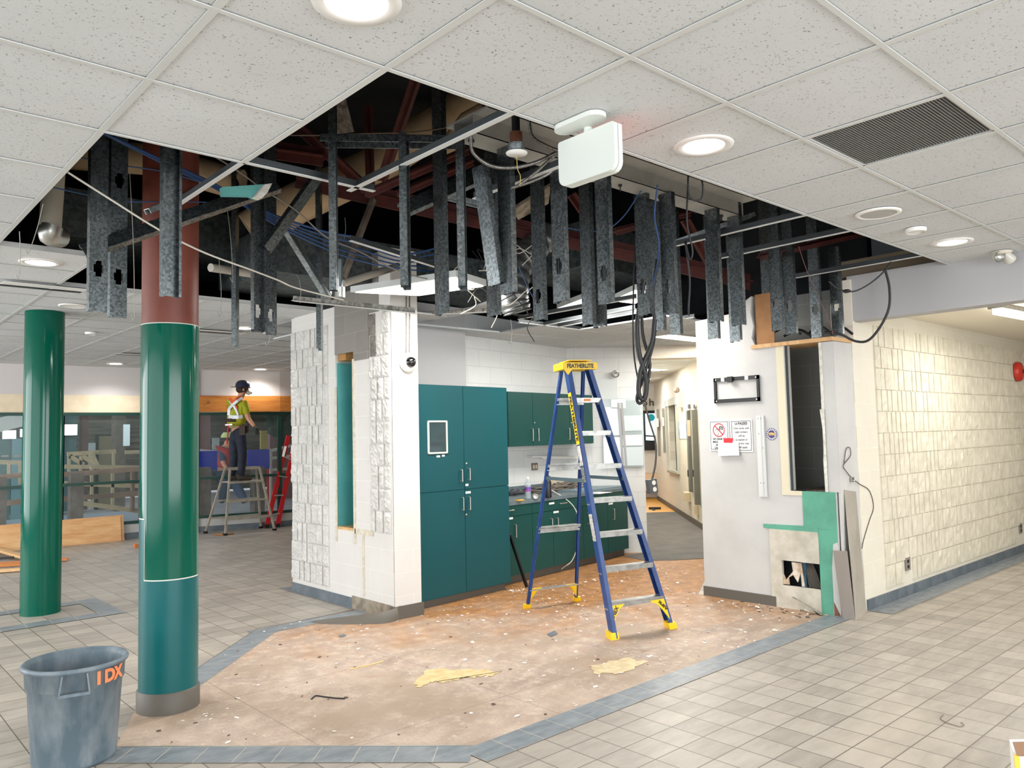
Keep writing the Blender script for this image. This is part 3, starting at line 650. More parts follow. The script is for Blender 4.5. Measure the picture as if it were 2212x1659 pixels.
# slot diffusers
for (u, v, lab, L, dy) in ((90, 622, 'long slot air diffuser in the ceiling at the far left', .6, .1), (300, 767, 'slot air diffuser between the two green columns', .6, .12), (460, 717, 'slot air diffuser with orange glow right of the big column', .6, .12), (400, 700, 'x', 0, 0)):
    if not L: continue
    p = ceil_pt(u, v); t = thing('slot_diffuser', lab, 'air diffuser', p)
    obj('slot', MB().box((p[0]-L/2,p[1],H-.004),(p[0]+L/2,p[1]+dy*.6,H-.002)), BLACK, t)
    obj('blade', MB().prism([(p[0]-L/2,p[1]-.02,H-.003),(p[0]+L/2,p[1]-.02,H-.003),(p[0]+L/2,p[1]-.25,H-.02),(p[0]-L/2,p[1]-.25,H-.02)], (0,0,.003)), PLATE, t)
# twin emergency lamp
p = ceil_pt(2163, 544); t = thing('emergency_lamp', 'twin-headed emergency lamp on the ceiling at the right edge', 'emergency light', p)
obj('mount', MB().lathe([(0,-.02),(.06,-.02),(.075,0)], p, 24), mat('aged_white', (214,208,194), .5), t)
for s, u, v in ((-1, 2153, 553), (1, 2178, 556)):
    q = att(u, v, p[:2]+unit([.8,-.6,0])[:2]*.05*s); d = unit([-.5, -.8, -.35]) if s < 0 else unit([.9, -.2, -.6])
    h = obj('lamp_head', MB().lathe([(.012,-.05),(.03,-.03),(.043,.02),(.043,.03)], q, 20, d).tube([q-d*.04, p+V((0,0,-.02))], .008, 6), mat('clear_plastic', (196,194,184), .25), t)
    obj('reflector', MB().lathe([(0,.01),(.03,.016),(.04,.03)], q, 20, d), STEEL, h)
# white sign box seen from behind, on a ceiling bracket
sp = ceil_pt(1268, 262); t = thing('exit_sign', 'white box of a hanging exit sign seen from behind, under the ceiling centre', 'sign', sp)
xs = sp[0]; yl, yr = onx(1205, 303, xs), onx(1326, 266, xs); zb = onx(1214, 404, xs)[2]; zt = (yl[2]+yr[2])/2
def rbox(mb, x0, x1, ya, yb, za, zb_, r):
    P = []
    for (cy, cz, a0_) in ((yb-r, zb_-.01, 0), (ya+r, zb_-.01, PI/2), (ya+r, za+r, PI), (yb-r, za+r, 1.5*PI)):
        rr = .01 if cz > (za+zb_)/2 else r
        cyy = cy if rr == r else (yb-.01 if a0_ == 0 else ya+.01)
        for k in range(5): a = a0_+PI/2*k/4; P.append((x0, cyy+rr*math.cos(a), cz+rr*math.sin(a)))
    return mb.prism(P, (x1-x0, 0, 0))
SIGNW = mat('sign_white', (220,226,220), .4)
obj('housing', rbox(MB(), xs-.0, xs+.022, min(yr[1],yl[1]), max(yr[1],yl[1]), zb, zt, .04), SIGNW, t)
obj('back_shell', rbox(MB(), xs+.026, xs+.05, min(yr[1],yl[1]), max(yr[1],yl[1]), zb, zt, .04), SIGNW, t)
w = MB(); yc = (yr[1]+yl[1])/2; P = [(xs-.03+.05*math.cos(a), yc+sg*.08+.05*math.sin(a), H-.02) for sg, aa in ((1, 0), (-1, PI)) for a in [aa+PI*k/8 for k in range(9)]]
w.prism(P, (0,0,.02)); w.tube([(xs+.02,yc,H-.02),(xs+.02,yc,zt)], .018, 10); obj('ceiling_bracket', w, SIGNW, t)
w = MB().box((xs+.0502, min(yr[1],yl[1])+.03, zb+.04), (xs+.052, max(yr[1],yl[1])-.03, zt-.03)); o = obj('lit_face', w, emis('red_glow', (255,60,40), 1.6), t); o['label'] = 'red lit face turned away from the camera'
# ================================================================= EXPOSED CEILING TEES
def tbar(p, q, label, w=.026, z=H, m=None):
    p = V((p[0], p[1], z)); q = V((q[0], q[1], z)) if len(q) < 3 else V(q)
    t = thing('ceiling_tee', label, 'ceiling grid bar', p, 'hanging ceiling grid bars')
    obj('flange', MB().bar(p, q, w, .004), MTEE, t); obj('web', MB().bar(p+V((0,0,.02)), q+V((0,0,.02)), .004, .038), m or mat('tee_web', (66,70,72), .5, .4), t); return t
cp = lambda u, v: ceil_pt(u, v)
tbar((2*T, 2*T), (2*T, cp(400,452)[1]), 'grid bar stub hanging free in front of the big column')
tbar((2*T, 2*T), (cp(812,412)[0], 2*T), 'grid bar running right from the tile corner above the turquoise scrap')
tbar((3*T, 0), (3*T, cp(753,413)[1]), 'long grid bar crossing another one at the middle of the hole', .03)
tbar((4*T, 0), (4*T, cp(1070,441)[1]), 'grid bar sticking out left below the white sign box')
tbar((7*T, 0), (7*T, cp(1493,549)[1]), 'upper left one of three bars below the dark opening at right')
tbar((8*T, 0), (8*T, cp(1590,571)[1]), 'middle one of three bars below the dark opening at right')
tbar((10*T, 0), (10*T, cp(1762,620)[1]), 'rightmost grid bar ending near the white bulkhead')
a, c = cp(757,520), cp(1048,611); tbar(a, c, 'grid bar hanging over the lit fixture near the block pillar')
a, c = atd(633,650,5.9), atd(897,677,5.6); tbar(a, c, 'bent dirty grid bar in front of the block pillar top', .05, a[2], mat('dirty_tee', (156,152,142), .6, c2=(84,80,74), scale=30))
a, c = onz(905,682,HK), onz(1095,672,HK); tbar(a, c, 'dirty grid bar along the ceiling edge right of the block pillar', .05, a[2], MATS['dirty_tee'])
a, c = onz(1120,697,HK), onz(1290,717,HK); tbar(a, c, 'far edge bar of the hole, left of its lowest corner', .04, HK)
a, c = onz(1290,717,HK), onz(1500,686,HK); tbar(a, c, 'far edge bar of the hole, right of its lowest corner', .04, HK)
a, c = onz(1120,690,HK), onz(1375,644,HK); tbar(a, c, 'grid bar between the two small lit fixtures', .03, HK)
a, c = onz(1160,706,HK), onz(1372,667,HK); tbar(a, c, 'front grid bar above the far hole corner', .03, HK)
a, c = onz(1205,707,HK), onz(1375,677,HK); tbar(a, c, 'grid bar just behind the far hole corner', .03, HK)
# ================================================================= STUDS
def cstud(p, top, az, side=1, w=.092, fl=.035, holes=(), rag=.02, rnd=random, tilt=None):
    """C section from bottom point p up to height top; az = direction of the web, flange on +side of its normal"""
    mb = MB(); a = V((math.cos(az), math.sin(az), 0)); n = V((-a[1], a[0], 0))*side; p = V(p); up = V((0,0,1)) if tilt is None else V(tilt); L = top-p[2]; th = .0025
    def slab(u0, u1, z0, z1): mb.obox(p+a*(u0+u1)/2+n*th/2+up*(z0+z1)/2, a*(u1-u0)/2, n*th/2, up*(z1-z0)/2)
    cols = [(-w/2, -.026, 0), (-.026, -.016, .022), (-.016, .016, .044), (.016, .026, .022), (.026, w/2, 0)]
    for u0, u1, hh in cols:
        z = rnd.uniform(0, rag*.4); 
        if hh:
            for hz in sorted(holes):
                if hz-hh > z: slab(u0, u1, z, hz-hh); z = hz+hh
        slab(u0, u1, z, L)
    for s in (-1, 1):
        z0 = rnd.uniform(0, rag)
        mb.obox(p+a*(s*w/2)+n*fl/2+up*(z0+L)/2, a*th/2, n*fl/2, up*(L-z0)/2)
        mb.obox(p+a*(s*(w/2-.006))+n*fl+up*(z0+L)/2, a*.006, n*th/2, up*(L-z0)/2)
    return mb
def stud(u0, u1, v, top, az, label, z=2.30, side=1, holes=(), m=None, w=.092, tilt=None, lifts=(), grp='cut metal studs hanging from above'):
    p = onz((u0+u1)/2, v, z); rnd = random.Random(int(u0*7+v)); hs = [att((u0+u1)/2, hv, p)[2]-z for hv in holes]
    o = obj('metal_stud', cstud(p, top, az, side, w, holes=hs, rnd=rnd, tilt=tilt), m or GALV); return tag(o, label, 'metal stud', grp)
TOPB = 4.55; HX = -PI/2  # web along y, near edge at the right
stud(193,231,675,TOPB, .15, 'leftmost hanging metal stud, with a cross-shaped hole, left of the big column', holes=(580,), side=1)
stud(238,273,688,TOPB, .15, 'second hanging metal stud from the left, just left of the big column', holes=(598,390), side=1)
stud(347,382,643,TOPB, .1, 'stud hanging in front of the red-brown top of the big column', side=-1)
stud(500,526,752,TOPB, .9, 'dark lowest-reaching stud right of the big column', z=2.35, holes=(700,))
stud(540,570,718,TOPB, .2, 'bright open-sided stud below the turquoise plasterboard scrap', side=-1, holes=(672,))
stud(572,600,725,TOPB, .2, 'dark stud close behind the bright open-sided one, with a cross-shaped hole', holes=(681,), z=2.33)
stud(700,727,634,TOPB, PI*.30, 'bright narrow stud rising to the left end of the cross rail', side=-1, w=.07)
stud(683,709,757,3.75, .9, 'lowest torn stud end hanging in front of the block pillar', z=2.28, side=1)
stud(862,876,625,3.06, PI*.25, 'thin stud hanging from the middle of the cross rail', side=-1, w=.09)
stud(936,965,680,TOPB, HX, 'dark stud right of the thin one, ending beside the lit fixture')
stud(984,1000,625,3.06, PI*.25, 'thin bright stud at the right end of the cross rail', side=-1)
p0 = onz(1067,617,2.35); pt = att(1026,325,p0+V((-.02,-.02,0))); tl = unit(pt-p0)
stud(1052,1084,617,2.35+.62, HX, 'stud leaning left, with its foot beside the lit fixture', z=2.35, tilt=tl)
stud(1049,1077,683,TOPB, HX, 'stud ending lowest behind the leaning stud')
stud(1079,1108,635,3.06, HX, 'stud directly right of the leaning stud')
stud(1150,1177,693,TOPB, HX, 'dark stud in the back row below the sprinkler', holes=(640,))
stud(1193,1224,653,3.06, HX, 'front-row stud below the left part of the white sign box', holes=(575,))
stud(1257,1282,703,TOPB, HX, 'back-row stud below the white sign box, reaching low')
stud(1290,1322,658,3.06, HX, 'front-row stud below the right corner of the white sign box', holes=(590,))
stud(1281,1305,707,TOPB, HX, 'shiny low stud end just behind the front stud under the sign box', z=2.29)
stud(1375,1407,682,3.06, HX, 'front-row stud with the black cable loop hanging beside it', holes=(618,))
stud(1410,1435,715,TOPB, HX, 'back-row stud right of the black cable loop')
stud(1430,1462,680,3.06, HX, 'front-row stud right of the black cable loop, with a hole', holes=(618,))
stud(1447,1470,724,TOPB, HX, 'back-row stud reaching low left of the white drywall wall')
stud(1527,1562,696,3.06, HX, 'first front-row stud over the white drywall wall, from the left')
stud(1530,1551,733,TOPB, HX, 'torn back-row stud end over the left part of the white drywall wall')
stud(1576,1611,703,3.16, HX, 'second front-row stud over the white drywall wall, from the left')
stud(1578,1598,739,TOPB, HX, 'torn back-row stud end above the black bracket frame')
XW = WX+.06
def wstud(u0, u1, v, top, lab, holes=()):
    q = onx((u0+u1)/2, v, XW); rnd = random.Random(int(u0)); q[2] = max(q[2], 2.372); hs = [onx((u0+u1)/2, hv, XW)[2]-q[2] for hv in holes]
    tag(obj('metal_stud', cstud(q, top, HX, 1, holes=hs, rnd=rnd), GALV), lab, 'metal stud', 'studs standing on the ledge')
wstud(1648,1672,740,TOPB, 'shiny stud standing beside the brown board on the ledge')
p_ = lambda u0,u1,v,lab,z=2.36,h=(): stud(u0,u1,v,TOPB,HX,lab,z=z,holes=h,grp='studs standing on the ledge')
p_(1665,1693,715,'wide stud just right of the shiny one by the brown board', h=(655,))
p_(1695,1722,722,'third stud from the left above the ledge', h=(660,430))
p_(1752,1776,730,'fourth stud from the left above the ledge', h=(668,))
wstud(1797,1822,730,3.15,'pale last stud at the right end of the ledge', (660,))
# cross rail, diagonals
def rail(name, a, c, w, h, m, label, cat, grp=None, up=(0,0,1)):
    mb = MB(); a, c = V(a), V(c); d = unit(c-a); sd = unit(np.cross(d, V(up))); u2 = np.cross(sd, d)
    mb.bar(a, c, w, .004, up); 
    for s in (-1, 1): mb.bar(a+sd*s*w/2-u2*h/2, c+sd*s*w/2-u2*h/2, .004, h, up)
    return tag(obj(name, mb, m), label, cat, grp)
GL2 = GALVL
rail('metal_track', att(697,297,onz(713,634,2.3)), att(985,300,onz(992,625,2.3)), .09, .035, GALV, 'horizontal galvanised cross rail near the top of the hole', 'metal track')
rail('metal_track', atd(178,540,4.3), atd(600,398,4.9), .08, .035, GALV, 'long slanting track crossing in front of the big column', 'metal track', up=(.2,-.6,.5))
rail('metal_track', atd(316,452,4.6), atd(430,405,4.9), .05, .03, GALVL, 'short pale strip end left of the big column', 'metal track')
rail('metal_track', atd(578,540,5.2), atd(688,385,5.4), .075, .035, GALV, 'diagonal brace rising right behind the cable bundle', 'metal track', up=(.5,-.6,.3))
rail('metal_track', atd(612,478,5.7), atd(715,645,5.9), .092, .035, GALVL, 'diagonal brace falling right to the pillar front', 'metal track', up=(.5,-.6,.3))
rail('metal_track', atd(745,600,6.0), atd(810,430,6.4), .045, .03, mat('rusty', (120,112,100), .7, c2=(90,80,70), scale=9), 'thin rusty brace behind the middle studs', 'metal track', up=(.5,-.6,.3))
rail('metal_track', atd(870,450,4.6), atd(1040,375,4.9), .10, .03, GALV, 'slanting dark track behind the leaning stud', 'metal track', up=(.3,-.5,.6))
rail('metal_track', atd(1455,520,5.6), atd(1625,460,5.8), .06, .03, GALVL, 'short pale strut between the front studs at right', 'metal track')
rail('metal_track', atd(965,420,5.2), atd(1075,448,5.3), .06, .03, GALVL, 'short pale track behind the leaning stud', 'metal track')
# header beam
h0, h1 = ony(1000,262,.63), ony(1592,470,.63); zb_ = h1[2]
t = thing('header_beam', 'long grey-white steel channel the front studs hang from', 'steel beam', h0)
BEAM = mat('beam_paint', (168,168,162), .5, c2=(150,150,144), scale=4); z1_ = 3.06
obj('beam_body', MB().box((2.1,.58,z1_),(h1[0],.74,z1_+.004)).box((2.1,.58,z1_),(h1[0],.584,z1_+.09)).box((2.1,.73,z1_),(h1[0],.74,z1_+.09)).box((2.1,.47,z1_+.09),(h1[0],.8,z1_+.1)).box((2.1,.47,z1_+.09),(h1[0],.475,z1_+.2)), BEAM, t)
for u, v in ((1050,292),(1062,284),(1346,400),(1435,425),(1565,465),(1578,463)):
    q = onz(u, v, z1_-.01); obj('hanging_bolt', MB().lathe([(.004,-.03),(.004,0),(.012,.002),(.012,.012)], (q[0], .66, z1_-.014), 8), BLACK, t)
# ================================================================= PLENUM SERVICES
def pipe(name, pts, r, m, label, cat, n=12, grp=None): return tag(obj(name, MB().tube(pts, r, n), m), label, cat, grp)
BEIGE = mat('pipe_wrap', (196,172,138), .8, c2=(176,152,118), scale=3)
pipe('insulated_pipe', [atd(540,500,6.6), atd(640,440,6.7), atd(800,365,6.8), atd(1040,205,7.0)], .17, BEIGE, 'thick beige insulated pipe running up right through the hole', 'pipe', 20)
pipe('insulated_pipe', [atd(120,330,6.6), atd(330,345,6.6), atd(520,400,6.6)], .13, BEIGE, 'beige insulated pipe behind the top of the big column', 'pipe', 20)
pipe('insulated_pipe', [atd(960,330,6.4), atd(1010,262,6.3), atd(1060,235,6.2)], .08, BEIGE, 'short stained beige pipe bend near the upper tile edge', 'pipe', 14)
q0, q1 = atd(112,350,5.0), atd(112,495,5.0)
pipe('round_duct', [atd(118,350,5.0), atd(108,500,5.0)], .065, mat('cream_duct', (176,172,156), .6), 'short cream pipe with shiny end in the left corner of the hole', 'duct', 16)
pipe('duct_elbow', smooth([atd(112,488,5.0), atd(108,508,5.0), atd(130,512,5.1)]), .068, STEEL, 'shiny foil elbow under the cream pipe at far left', 'duct', 16)
pipe('round_column_drain', [atd(455,578,6.4), atd(680,612,7.6)], .035, mat('old_white_pipe', (190,184,172), .6), 'long pale pipe passing behind the studs right of the big column', 'pipe')
pipe('sprinkler_pipe', [atd(740,612,6.0), atd(860,575,6.6)], .03, mat('grey_pipe', (150,144,134), .6), 'thin pipe rising right behind the bright narrow stud', 'pipe')
pipe('sprinkler_pipe', [atd(733,560,5.9), atd(732,625,5.9)], .028, mat('dark_pipe', (92,104,106), .4, .5), 'short vertical pipe above the pillar with a silver cap', 'pipe')
pipe('sprinkler', [atd(732,620,5.9), atd(732,642,5.9)], .045, STEEL, 'silver sprinkler cap just above the block pillar', 'sprinkler')
# sprinkler with escutcheon
s0 = atd(1113,262,3.7); s1 = atd(1115,300,3.7); s2 = atd(1116,328,3.7)
t = thing('sprinkler', 'sprinkler drop with a white round plate left of the white sign box', 'sprinkler', s2)
obj('drop_pipe', MB().tube([s0+V((0,0,.5)), s1], .02, 12), BLACK, t); obj('fitting', MB().tube([s1+V((0,0,.03)), s1-V((0,0,.03))], .03, 12), mat('brass_rust', (120,76,56), .6, .3), t)
obj('socket', MB().tube([s1-V((0,0,.02)), s2+V((0,0,.01))], .038, 16), GALVL, t); obj('white_plate', MB().lathe([(0,0),(.05,0),(.052,.006),(0,.01)], s2-V((0,0,.01)), 24), PLATE, t)
# red steel joist
def rbeam(a, c, w, h, lab, up=(0,0,1)): return tag(obj('steel_joist_member', MB().bar(a, c, w, .012, up).bar(a, c, .012, h, up), REDST), lab, 'steel joist', 'red-brown steel members')
rbeam(atd(640,385,6.3), atd(950,455,6.6), .1, .16, 'red-brown bottom chord behind the middle studs')
rbeam(atd(950,455,6.6), atd(1420,560,7.2), .1, .16, 'red-brown chord continuing right behind the front studs')
rbeam(atd(1420,560,7.2), atd(1620,610,7.8), .1, .16, 'red-brown chord end behind the studs at right')
rbeam(atd(900,165,5.6), atd(825,390,6.2), .09, .09, 'steep red-brown diagonal in the upper part of the hole', (1,0,0))
rbeam(atd(795,230,6.4), atd(800,400,6.4), .08, .08, 'upright red-brown post left of the steep diagonal', (1,0,0))
rbeam(atd(640,270,6.0), atd(800,415,6.4), .12, .1, 'broad red-brown diagonal falling right', (1,0,0))
rbeam(atd(560,320,6.0), atd(700,340,6.0), .1, .14, 'red-brown member at the left edge of the middle hole')
rbeam(atd(790,420,5.2), atd(1010,325,5.4), .09, .06, 'upper one of two parallel red-brown angles')
rbeam(atd(860,420,5.5), atd(1020,350,5.7), .09, .06, 'lower one of two parallel red-brown angles')
rbeam(atd(1235,420,6.6), atd(1310,530,6.8), .1, .1, 'red-brown diagonal between studs under the sign box', (1,0,0))
rbeam(atd(1480,475,6.6), atd(1540,580,6.8), .1, .1, 'red-brown diagonal behind the studs over the drywall wall', (1,0,0))
rbeam(atd(1500,455,5.6), atd(1620,412,5.7), .07, .05, 'thin red-brown rail right of the channel beam')
rbeam(atd(1640,555,6.4), atd(1880,500,7.0), .08, .06, 'long thin red-brown rail at the right end of the hole')
rbeam(atd(1330,500,6.2), atd(1490,460,6.4), .08, .06, 'thin red-brown rail behind the front studs')
# ducts
def duct(lo, hi, lab, m=None): return tag(obj('air_duct', MB().box(lo, hi), m or m_galv('dark_duct', (52,62,64), (84,94,96), 30, .5, .6) if 'dark_duct' not in MATS else MATS['dark_duct']), lab, 'air duct')
a = atd(640,560,7.4); c = atd(960,430,7.4)
duct((2.6,3.9,3.02),(5.6,5.0,3.42), 'large mottled dark air duct behind the middle studs'); duct((5.4,2.9,3.25),(7.0,3.9,3.7), 'dark air duct behind the studs over the kitchen')
duct((1.2,4.8,3.3),(3.2,6.0,3.7), 'dark air duct behind the big column')
pts = smooth([atd(1190,505,6.9), atd(1150,540,6.8), atd(1120,575,6.7), atd(1110,640,6.6), atd(1118,675,6.6)], 10); w = MB()
w.tube(pts, [.12+.009*math.sin(i*1.9) for i in range(len(pts))], 18); tag(obj('flexible_duct', w, mat('foil_duct', (120,122,120), .35, .7, c2=(90,92,92), scale=10)), 'crinkled silver flexible duct behind the front studs', 'air duct')
# stained panel
w = MB().prism([atd(1105,455,5.6), atd(1190,400,5.6), atd(1185,440,5.9), atd(1120,475,5.9)], (0,0,.02)); tag(obj('stained_panel', w, mat('stained', (150,142,126), .8, c2=(96,84,72), scale=9)), 'stained curved panel above the front studs left of the sign box', 'panel')
w = MB().prism([atd(700,185,5.4), atd(735,165,5.4), atd(765,285,5.6), atd(728,290,5.6)], (.01,.03,.01)); tag(obj('insulation_board', w, mat('mottled_board', (128,120,110), .9, c2=(74,68,62), scale=30)), 'mottled grey board near the upper corner of the hole', 'board')
# turquoise scrap of plasterboard
P = [atd(480,404,4.35), atd(585,397,4.35), atd(570,414,4.4), atd(560,430,4.4), atd(540,423,4.4), atd(482,422,4.4)]
t = thing('plasterboard_scrap', 'torn turquoise plasterboard scrap caught on the slanting track', 'plasterboard', P[0]); obj('painted_face', MB().prism(P, (.0,.04,.0)), MATS['turquoise_paint'], t)
obj('torn_edge', MB().prism([atd(572,398,4.34), atd(588,396,4.34), atd(578,416,4.34), atd(566,428,4.34), atd(552,424,4.34)], (0,.05,0)), MATS['gypsum'], t)
# ---- cables
def cable(pts, r, m, label, cat='cable', name='cable', grp=None, n=6): return tag(obj(name, MB().tube(smooth(pts, 5), r, n), m), label, cat, grp)
WHC = mat('white_cable', (206,202,190), .5); BLC = mat('blue_cable', (44,76,124), .5); BKC = mat('black_cable', (24,24,26), .5); GRC = mat('grey_cable', (128,124,116), .5); FLEX = mat('flex_conduit', (132,130,124), .4, .7, c2=(84,82,78), scale=130)
def px(l, d0, d1): n = len(l); return [atd(u, v, d0+(d1-d0)*i/(n-1)) for i, (u, v) in enumerate(l)]
cable(px([(146,372),(230,425),(345,497),(440,545),(540,582),(600,605),(640,622),(742,648)], 3.9, 5.4), .0055, WHC, 'long white cable sagging across in front of the big column')
cable(px([(457,334),(515,370),(570,410),(640,455),(705,512),(770,540),(860,585),(940,607)], 4.6, 6.2), .005, GRC, 'thin pale cable sloping right past the turquoise scrap')
for k, lab in enumerate(('topmost', 'second', 'third', 'fourth', 'lowest')):
    f = k-2
    cable(px([(224,288),(300,325+f),(390,368+f*2),(455,398+f*2),(530,440+f*3),(600,478+f*5),(700,518+f*9),(780,540+f*12),(870,565+f*8),(960,560+f*14)], 4.2, 6.4), .006 if k else .009, BLC, lab+' strand of the blue cable bundle crossing the hole', grp='blue cable bundle')
cable(px([(175,341),(260,357),(350,370),(440,395)], 4.4, 4.8), .004, BLC, 'single blue cable high behind the two left studs')
cable(px([(115,405),(200,423),(275,435),(400,436),(540,438)], 4.4, 5.0), .004, BLC, 'single blue cable lower behind the two left studs')
cable(px([(1200,488),(1290,500),(1340,475),(1385,412)], 5.4, 4.8), .004, BLC, 'blue cable rising to the channel beam right of the sign box')
cable(px([(1420,400),(1414,470),(1424,540),(1405,640)], 4.5, 5.0), .005, BLC, 'blue cable hanging between the studs at the black cable loop')
cable(px([(1120,575),(1150,640),(1170,660)], 6.0, 6.2), .004, BLC, 'blue cable behind the studs by the flexible duct')
cable(px([(1017,293),(1022,330),(1060,358),(1110,362),(1160,350),(1200,330)], 3.75, 3.9), .009, FLEX, 'silver flexible conduit looping from the grid bar to the sign box', 'conduit', 'flexible_conduit', n=10)
cable(px([(1143,262),(1150,295),(1180,315),(1206,325)], 3.8, 3.85), .008, FLEX, 'short silver conduit dropping into the sign box from above', 'conduit', 'flexible_conduit', n=10)
cable(px([(1204,330),(1160,370),(1120,400),(1106,405),(1140,395),(1185,375),(1208,350)], 3.9, 3.95), .008, FLEX, 'silver conduit loop left of the sign box, hanging low', 'conduit', 'flexible_conduit', n=10)
cable(px([(1080,240),(1050,262),(1020,270),(1005,290)], 4.0, 4.0), .008, GRC, 'grey conduit curving under the upper tile edge', 'conduit', 'flexible_conduit')
cable(px([(620,292),(700,292),(800,288),(900,285),(990,272),(1010,280)], 4.3, 4.3), .004, mat('brown_cable', (92,74,62), .7), 'thin brown cable running above the cross rail')
cable(px([(1116,336),(1118,365),(1124,380),(1123,402)], 3.7, 3.7), .002, mat('yellow_wire', (180,160,90), .6), 'thin yellow wire dangling under the sprinkler plate', 'wire')
cable(px([(1392,425),(1398,520),(1386,640),(1376,700),(1380,760),(1396,820),(1392,862),(1380,850),(1384,800),(1408,740),(1414,690)], 5.2, 5.2), .016, BKC, 'thick black cable hanging in a long loop left of the white wall', n=8)
cable(px([(1400,430),(1388,640),(1388,720),(1404,790),(1388,866),(1376,858),(1398,790),(1414,720),(1410,640),(1420,560)], 5.25, 5.25), .011, BKC, 'second black cable twisted with the thick loop left of the white wall', n=8)
cable(px([(1375,470),(1368,640),(1369,760),(1382,840)], 5.3, 5.3), .006, BKC, 'thin black cable hanging left of the thick loop')
cable(px([(1490,330),(1486,400),(1494,430),(1515,430),(1518,400),(1508,370)], 4.2, 4.2), .005, BKC, 'thin black cable loop at the tile edge above the channel beam')
cable(px([(1486,400),(1484,480),(1496,540),(1490,560),(1480,520),(1490,600),(1488,660),(1488,682)], 4.7, 4.8), .006, BKC, 'coiled dark cable hanging with a plug between the studs')
cable(px([(1912,582),(1921,620),(1920,665),(1902,705),(1876,735),(1848,737),(1815,722),(1780,718)], 6.0, 6.3), .010, BKC, 'black cord hanging in a big loop in front of the white bulkhead', n=8)
c1 = cable(px([(1790,608),(1808,622),(1828,629),(1850,628),(1880,612),(1908,588),(1925,565)], 5.9, 5.9), .006, BKC, 'black cord with an inline connector below the rightmost grid bar')
q = atd(1829,629,5.9); obj('inline_connector', MB().ball(q, .03, 10, (1,1,.5)), BLACK, None); o = bpy.data.objects['inline_connector']; o.parent = c1
cable(px([(1725,532),(1745,590),(1785,680),(1800,722)], 6.1, 6.2), .003, mat('red_wire', (110,70,66), .6), 'thin brownish wire dangling over the ledge', 'wire')
for k, l in enumerate(([(1672,722),(1700,712),(1730,726)], [(1688,730),(1720,716),(1750,732)], [(1735,724),(1760,708),(1790,728)], [(1778,720),(1800,708),(1825,724)])):
    cable([V((6.35+.05*k, onx(u,v,6.35)[1], onx(u,v,6.35)[2]+.02)) for u, v in l], .012, BKC, 'black cable jumble lying on the wooden ledge', grp='black cables on the ledge')
# hanger wires
HW = mat('hanger_wire', (150,148,140), .5, .5)
for u0, v0, u1, v1, d, lab in ((93,440,62,545,4.2,'bent hanger wire at the far left of the hole'),(42,500,40,600,3.8,'thin wire hanging below the left ceiling edge'),(280,370,290,685,4.4,'hooked hanger wire between the left studs and the big column'),(487,420,503,605,5.2,'thin wire left of the bright open-sided stud'),(473,560,476,680,5.2,'thin wire right of the big column'),(596,640,578,745,5.6,'thin wire in front of the far ceiling'),(648,655,645,600,5.6,'short wire above the dirty bar'),(1103,690,1103,742,7.4,'thin wire hanging over the kitchen ceiling'),(745,470,742,520,6.0,'short wire near the rusty brace')):
    cable([atd(u0,v0,d), atd((u0+u1)/2+3,(v0+v1)/2,d), atd(u1,v1,d), atd(u1-6,v1-6,d)], .0022, HW, lab, 'wire', 'hanger_wire', 'hanger wires', 5)
rnd = random.Random(5)
for k in range(12):
    u = rnd.uniform(960,1180); v = rnd.uniform(560,640); pts = [(u,v)]
    for j in range(4): pts.append((pts[-1][0]+rnd.uniform(-40,40), pts[-1][1]+rnd.uniform(-35,35)))
    cable(px(pts, 6.2, 6.5), .004, WHC if k % 3 else BKC, 'thin loose wire curling among the studs above the kitchen ceiling', 'wire', 'loose_wire', 'loose wires above the kitchen')
# ---- fixtures standing open in the hole
def troffer(c4, lab, power, grp=None, th=.05):
    c4 = [V(p) for p in c4]; ctr = sum(c4)/4; t = thing('fluorescent_fixture', lab, 'ceiling light', ctr, grp)
    w = MB(); w.prism([p+V((0,0,.01)) for p in c4], (0,0,th)); obj('housing', w, mat('fixture_white', (206,210,208), .4), t)
    obj('diffuser', MB().quad(*[ctr+(p-ctr)*.94+V((0,0,.004)) for p in c4]), emis('troffer_glow', (255,248,236), 3.2), t)
    l = light('fixture_lamp', 'AREA', (0,0,0), power, .9, .4, (1,.97,.92)); l.parent = t; l.location = (0,0,-.02)
z = 2.80; troffer([onz(757,634,z), onz(905,641,z), onz(1052,620,z), onz(985,600,z)], 'open lit fluorescent fixture hanging left above the block pillar', 45)
z = 2.88; troffer([onz(1203,668,z), onz(1228,672,z), onz(1300,652,z), onz(1265,645,z)], 'small lit fixture glimpsed between studs above the kitchen', 25)
z = 2.88; troffer([onz(1320,652,z), onz(1372,658,z), onz(1420,632,z), onz(1372,628,z)], 'lit fixture between studs left of the white drywall wall', 30)
w = MB(); P = [onz(u,v,2.8) for u,v in ((895,690),(1015,668),(1065,650),(1085,655),(1040,672),(930,694))]; w.prism(P, (0,0,.02)); tag(obj('sagging_ceiling_tile', w, MCEIL), 'warped white tile sagging at the ceiling edge right of the pillar', 'ceiling tile')
# ================================================================= PILLAR ITEMS
p = ony(880,783,3.585); t = thing('dome_camera', 'white dome security camera on the block pillar', 'security camera', p)
obj('mount_ring', MB().lathe([(.085,0),(.088,.02),(.07,.045),(.045,.05)], p+V((0,0,0)), 32, (0,-1,0)), PLATE, t); obj('dome', MB().lathe([(.05,.045),(.048,.065),(.035,.088),(.018,.098),(0,.1)], p, 24, (0,-1,0)), mat('smoked_dome', (14,14,16), .06, spec=.9), t)
for k, u in enumerate((877, 884)):
    a, c = ony(u,765,3.58), ony(u+1,640,3.58); cable([a, (a+c)/2+V((.004,0,0)), c], .005, FLEX, ('left' if not k else 'right')+' one of the twin conduits above the dome camera', 'conduit', 'conduit')
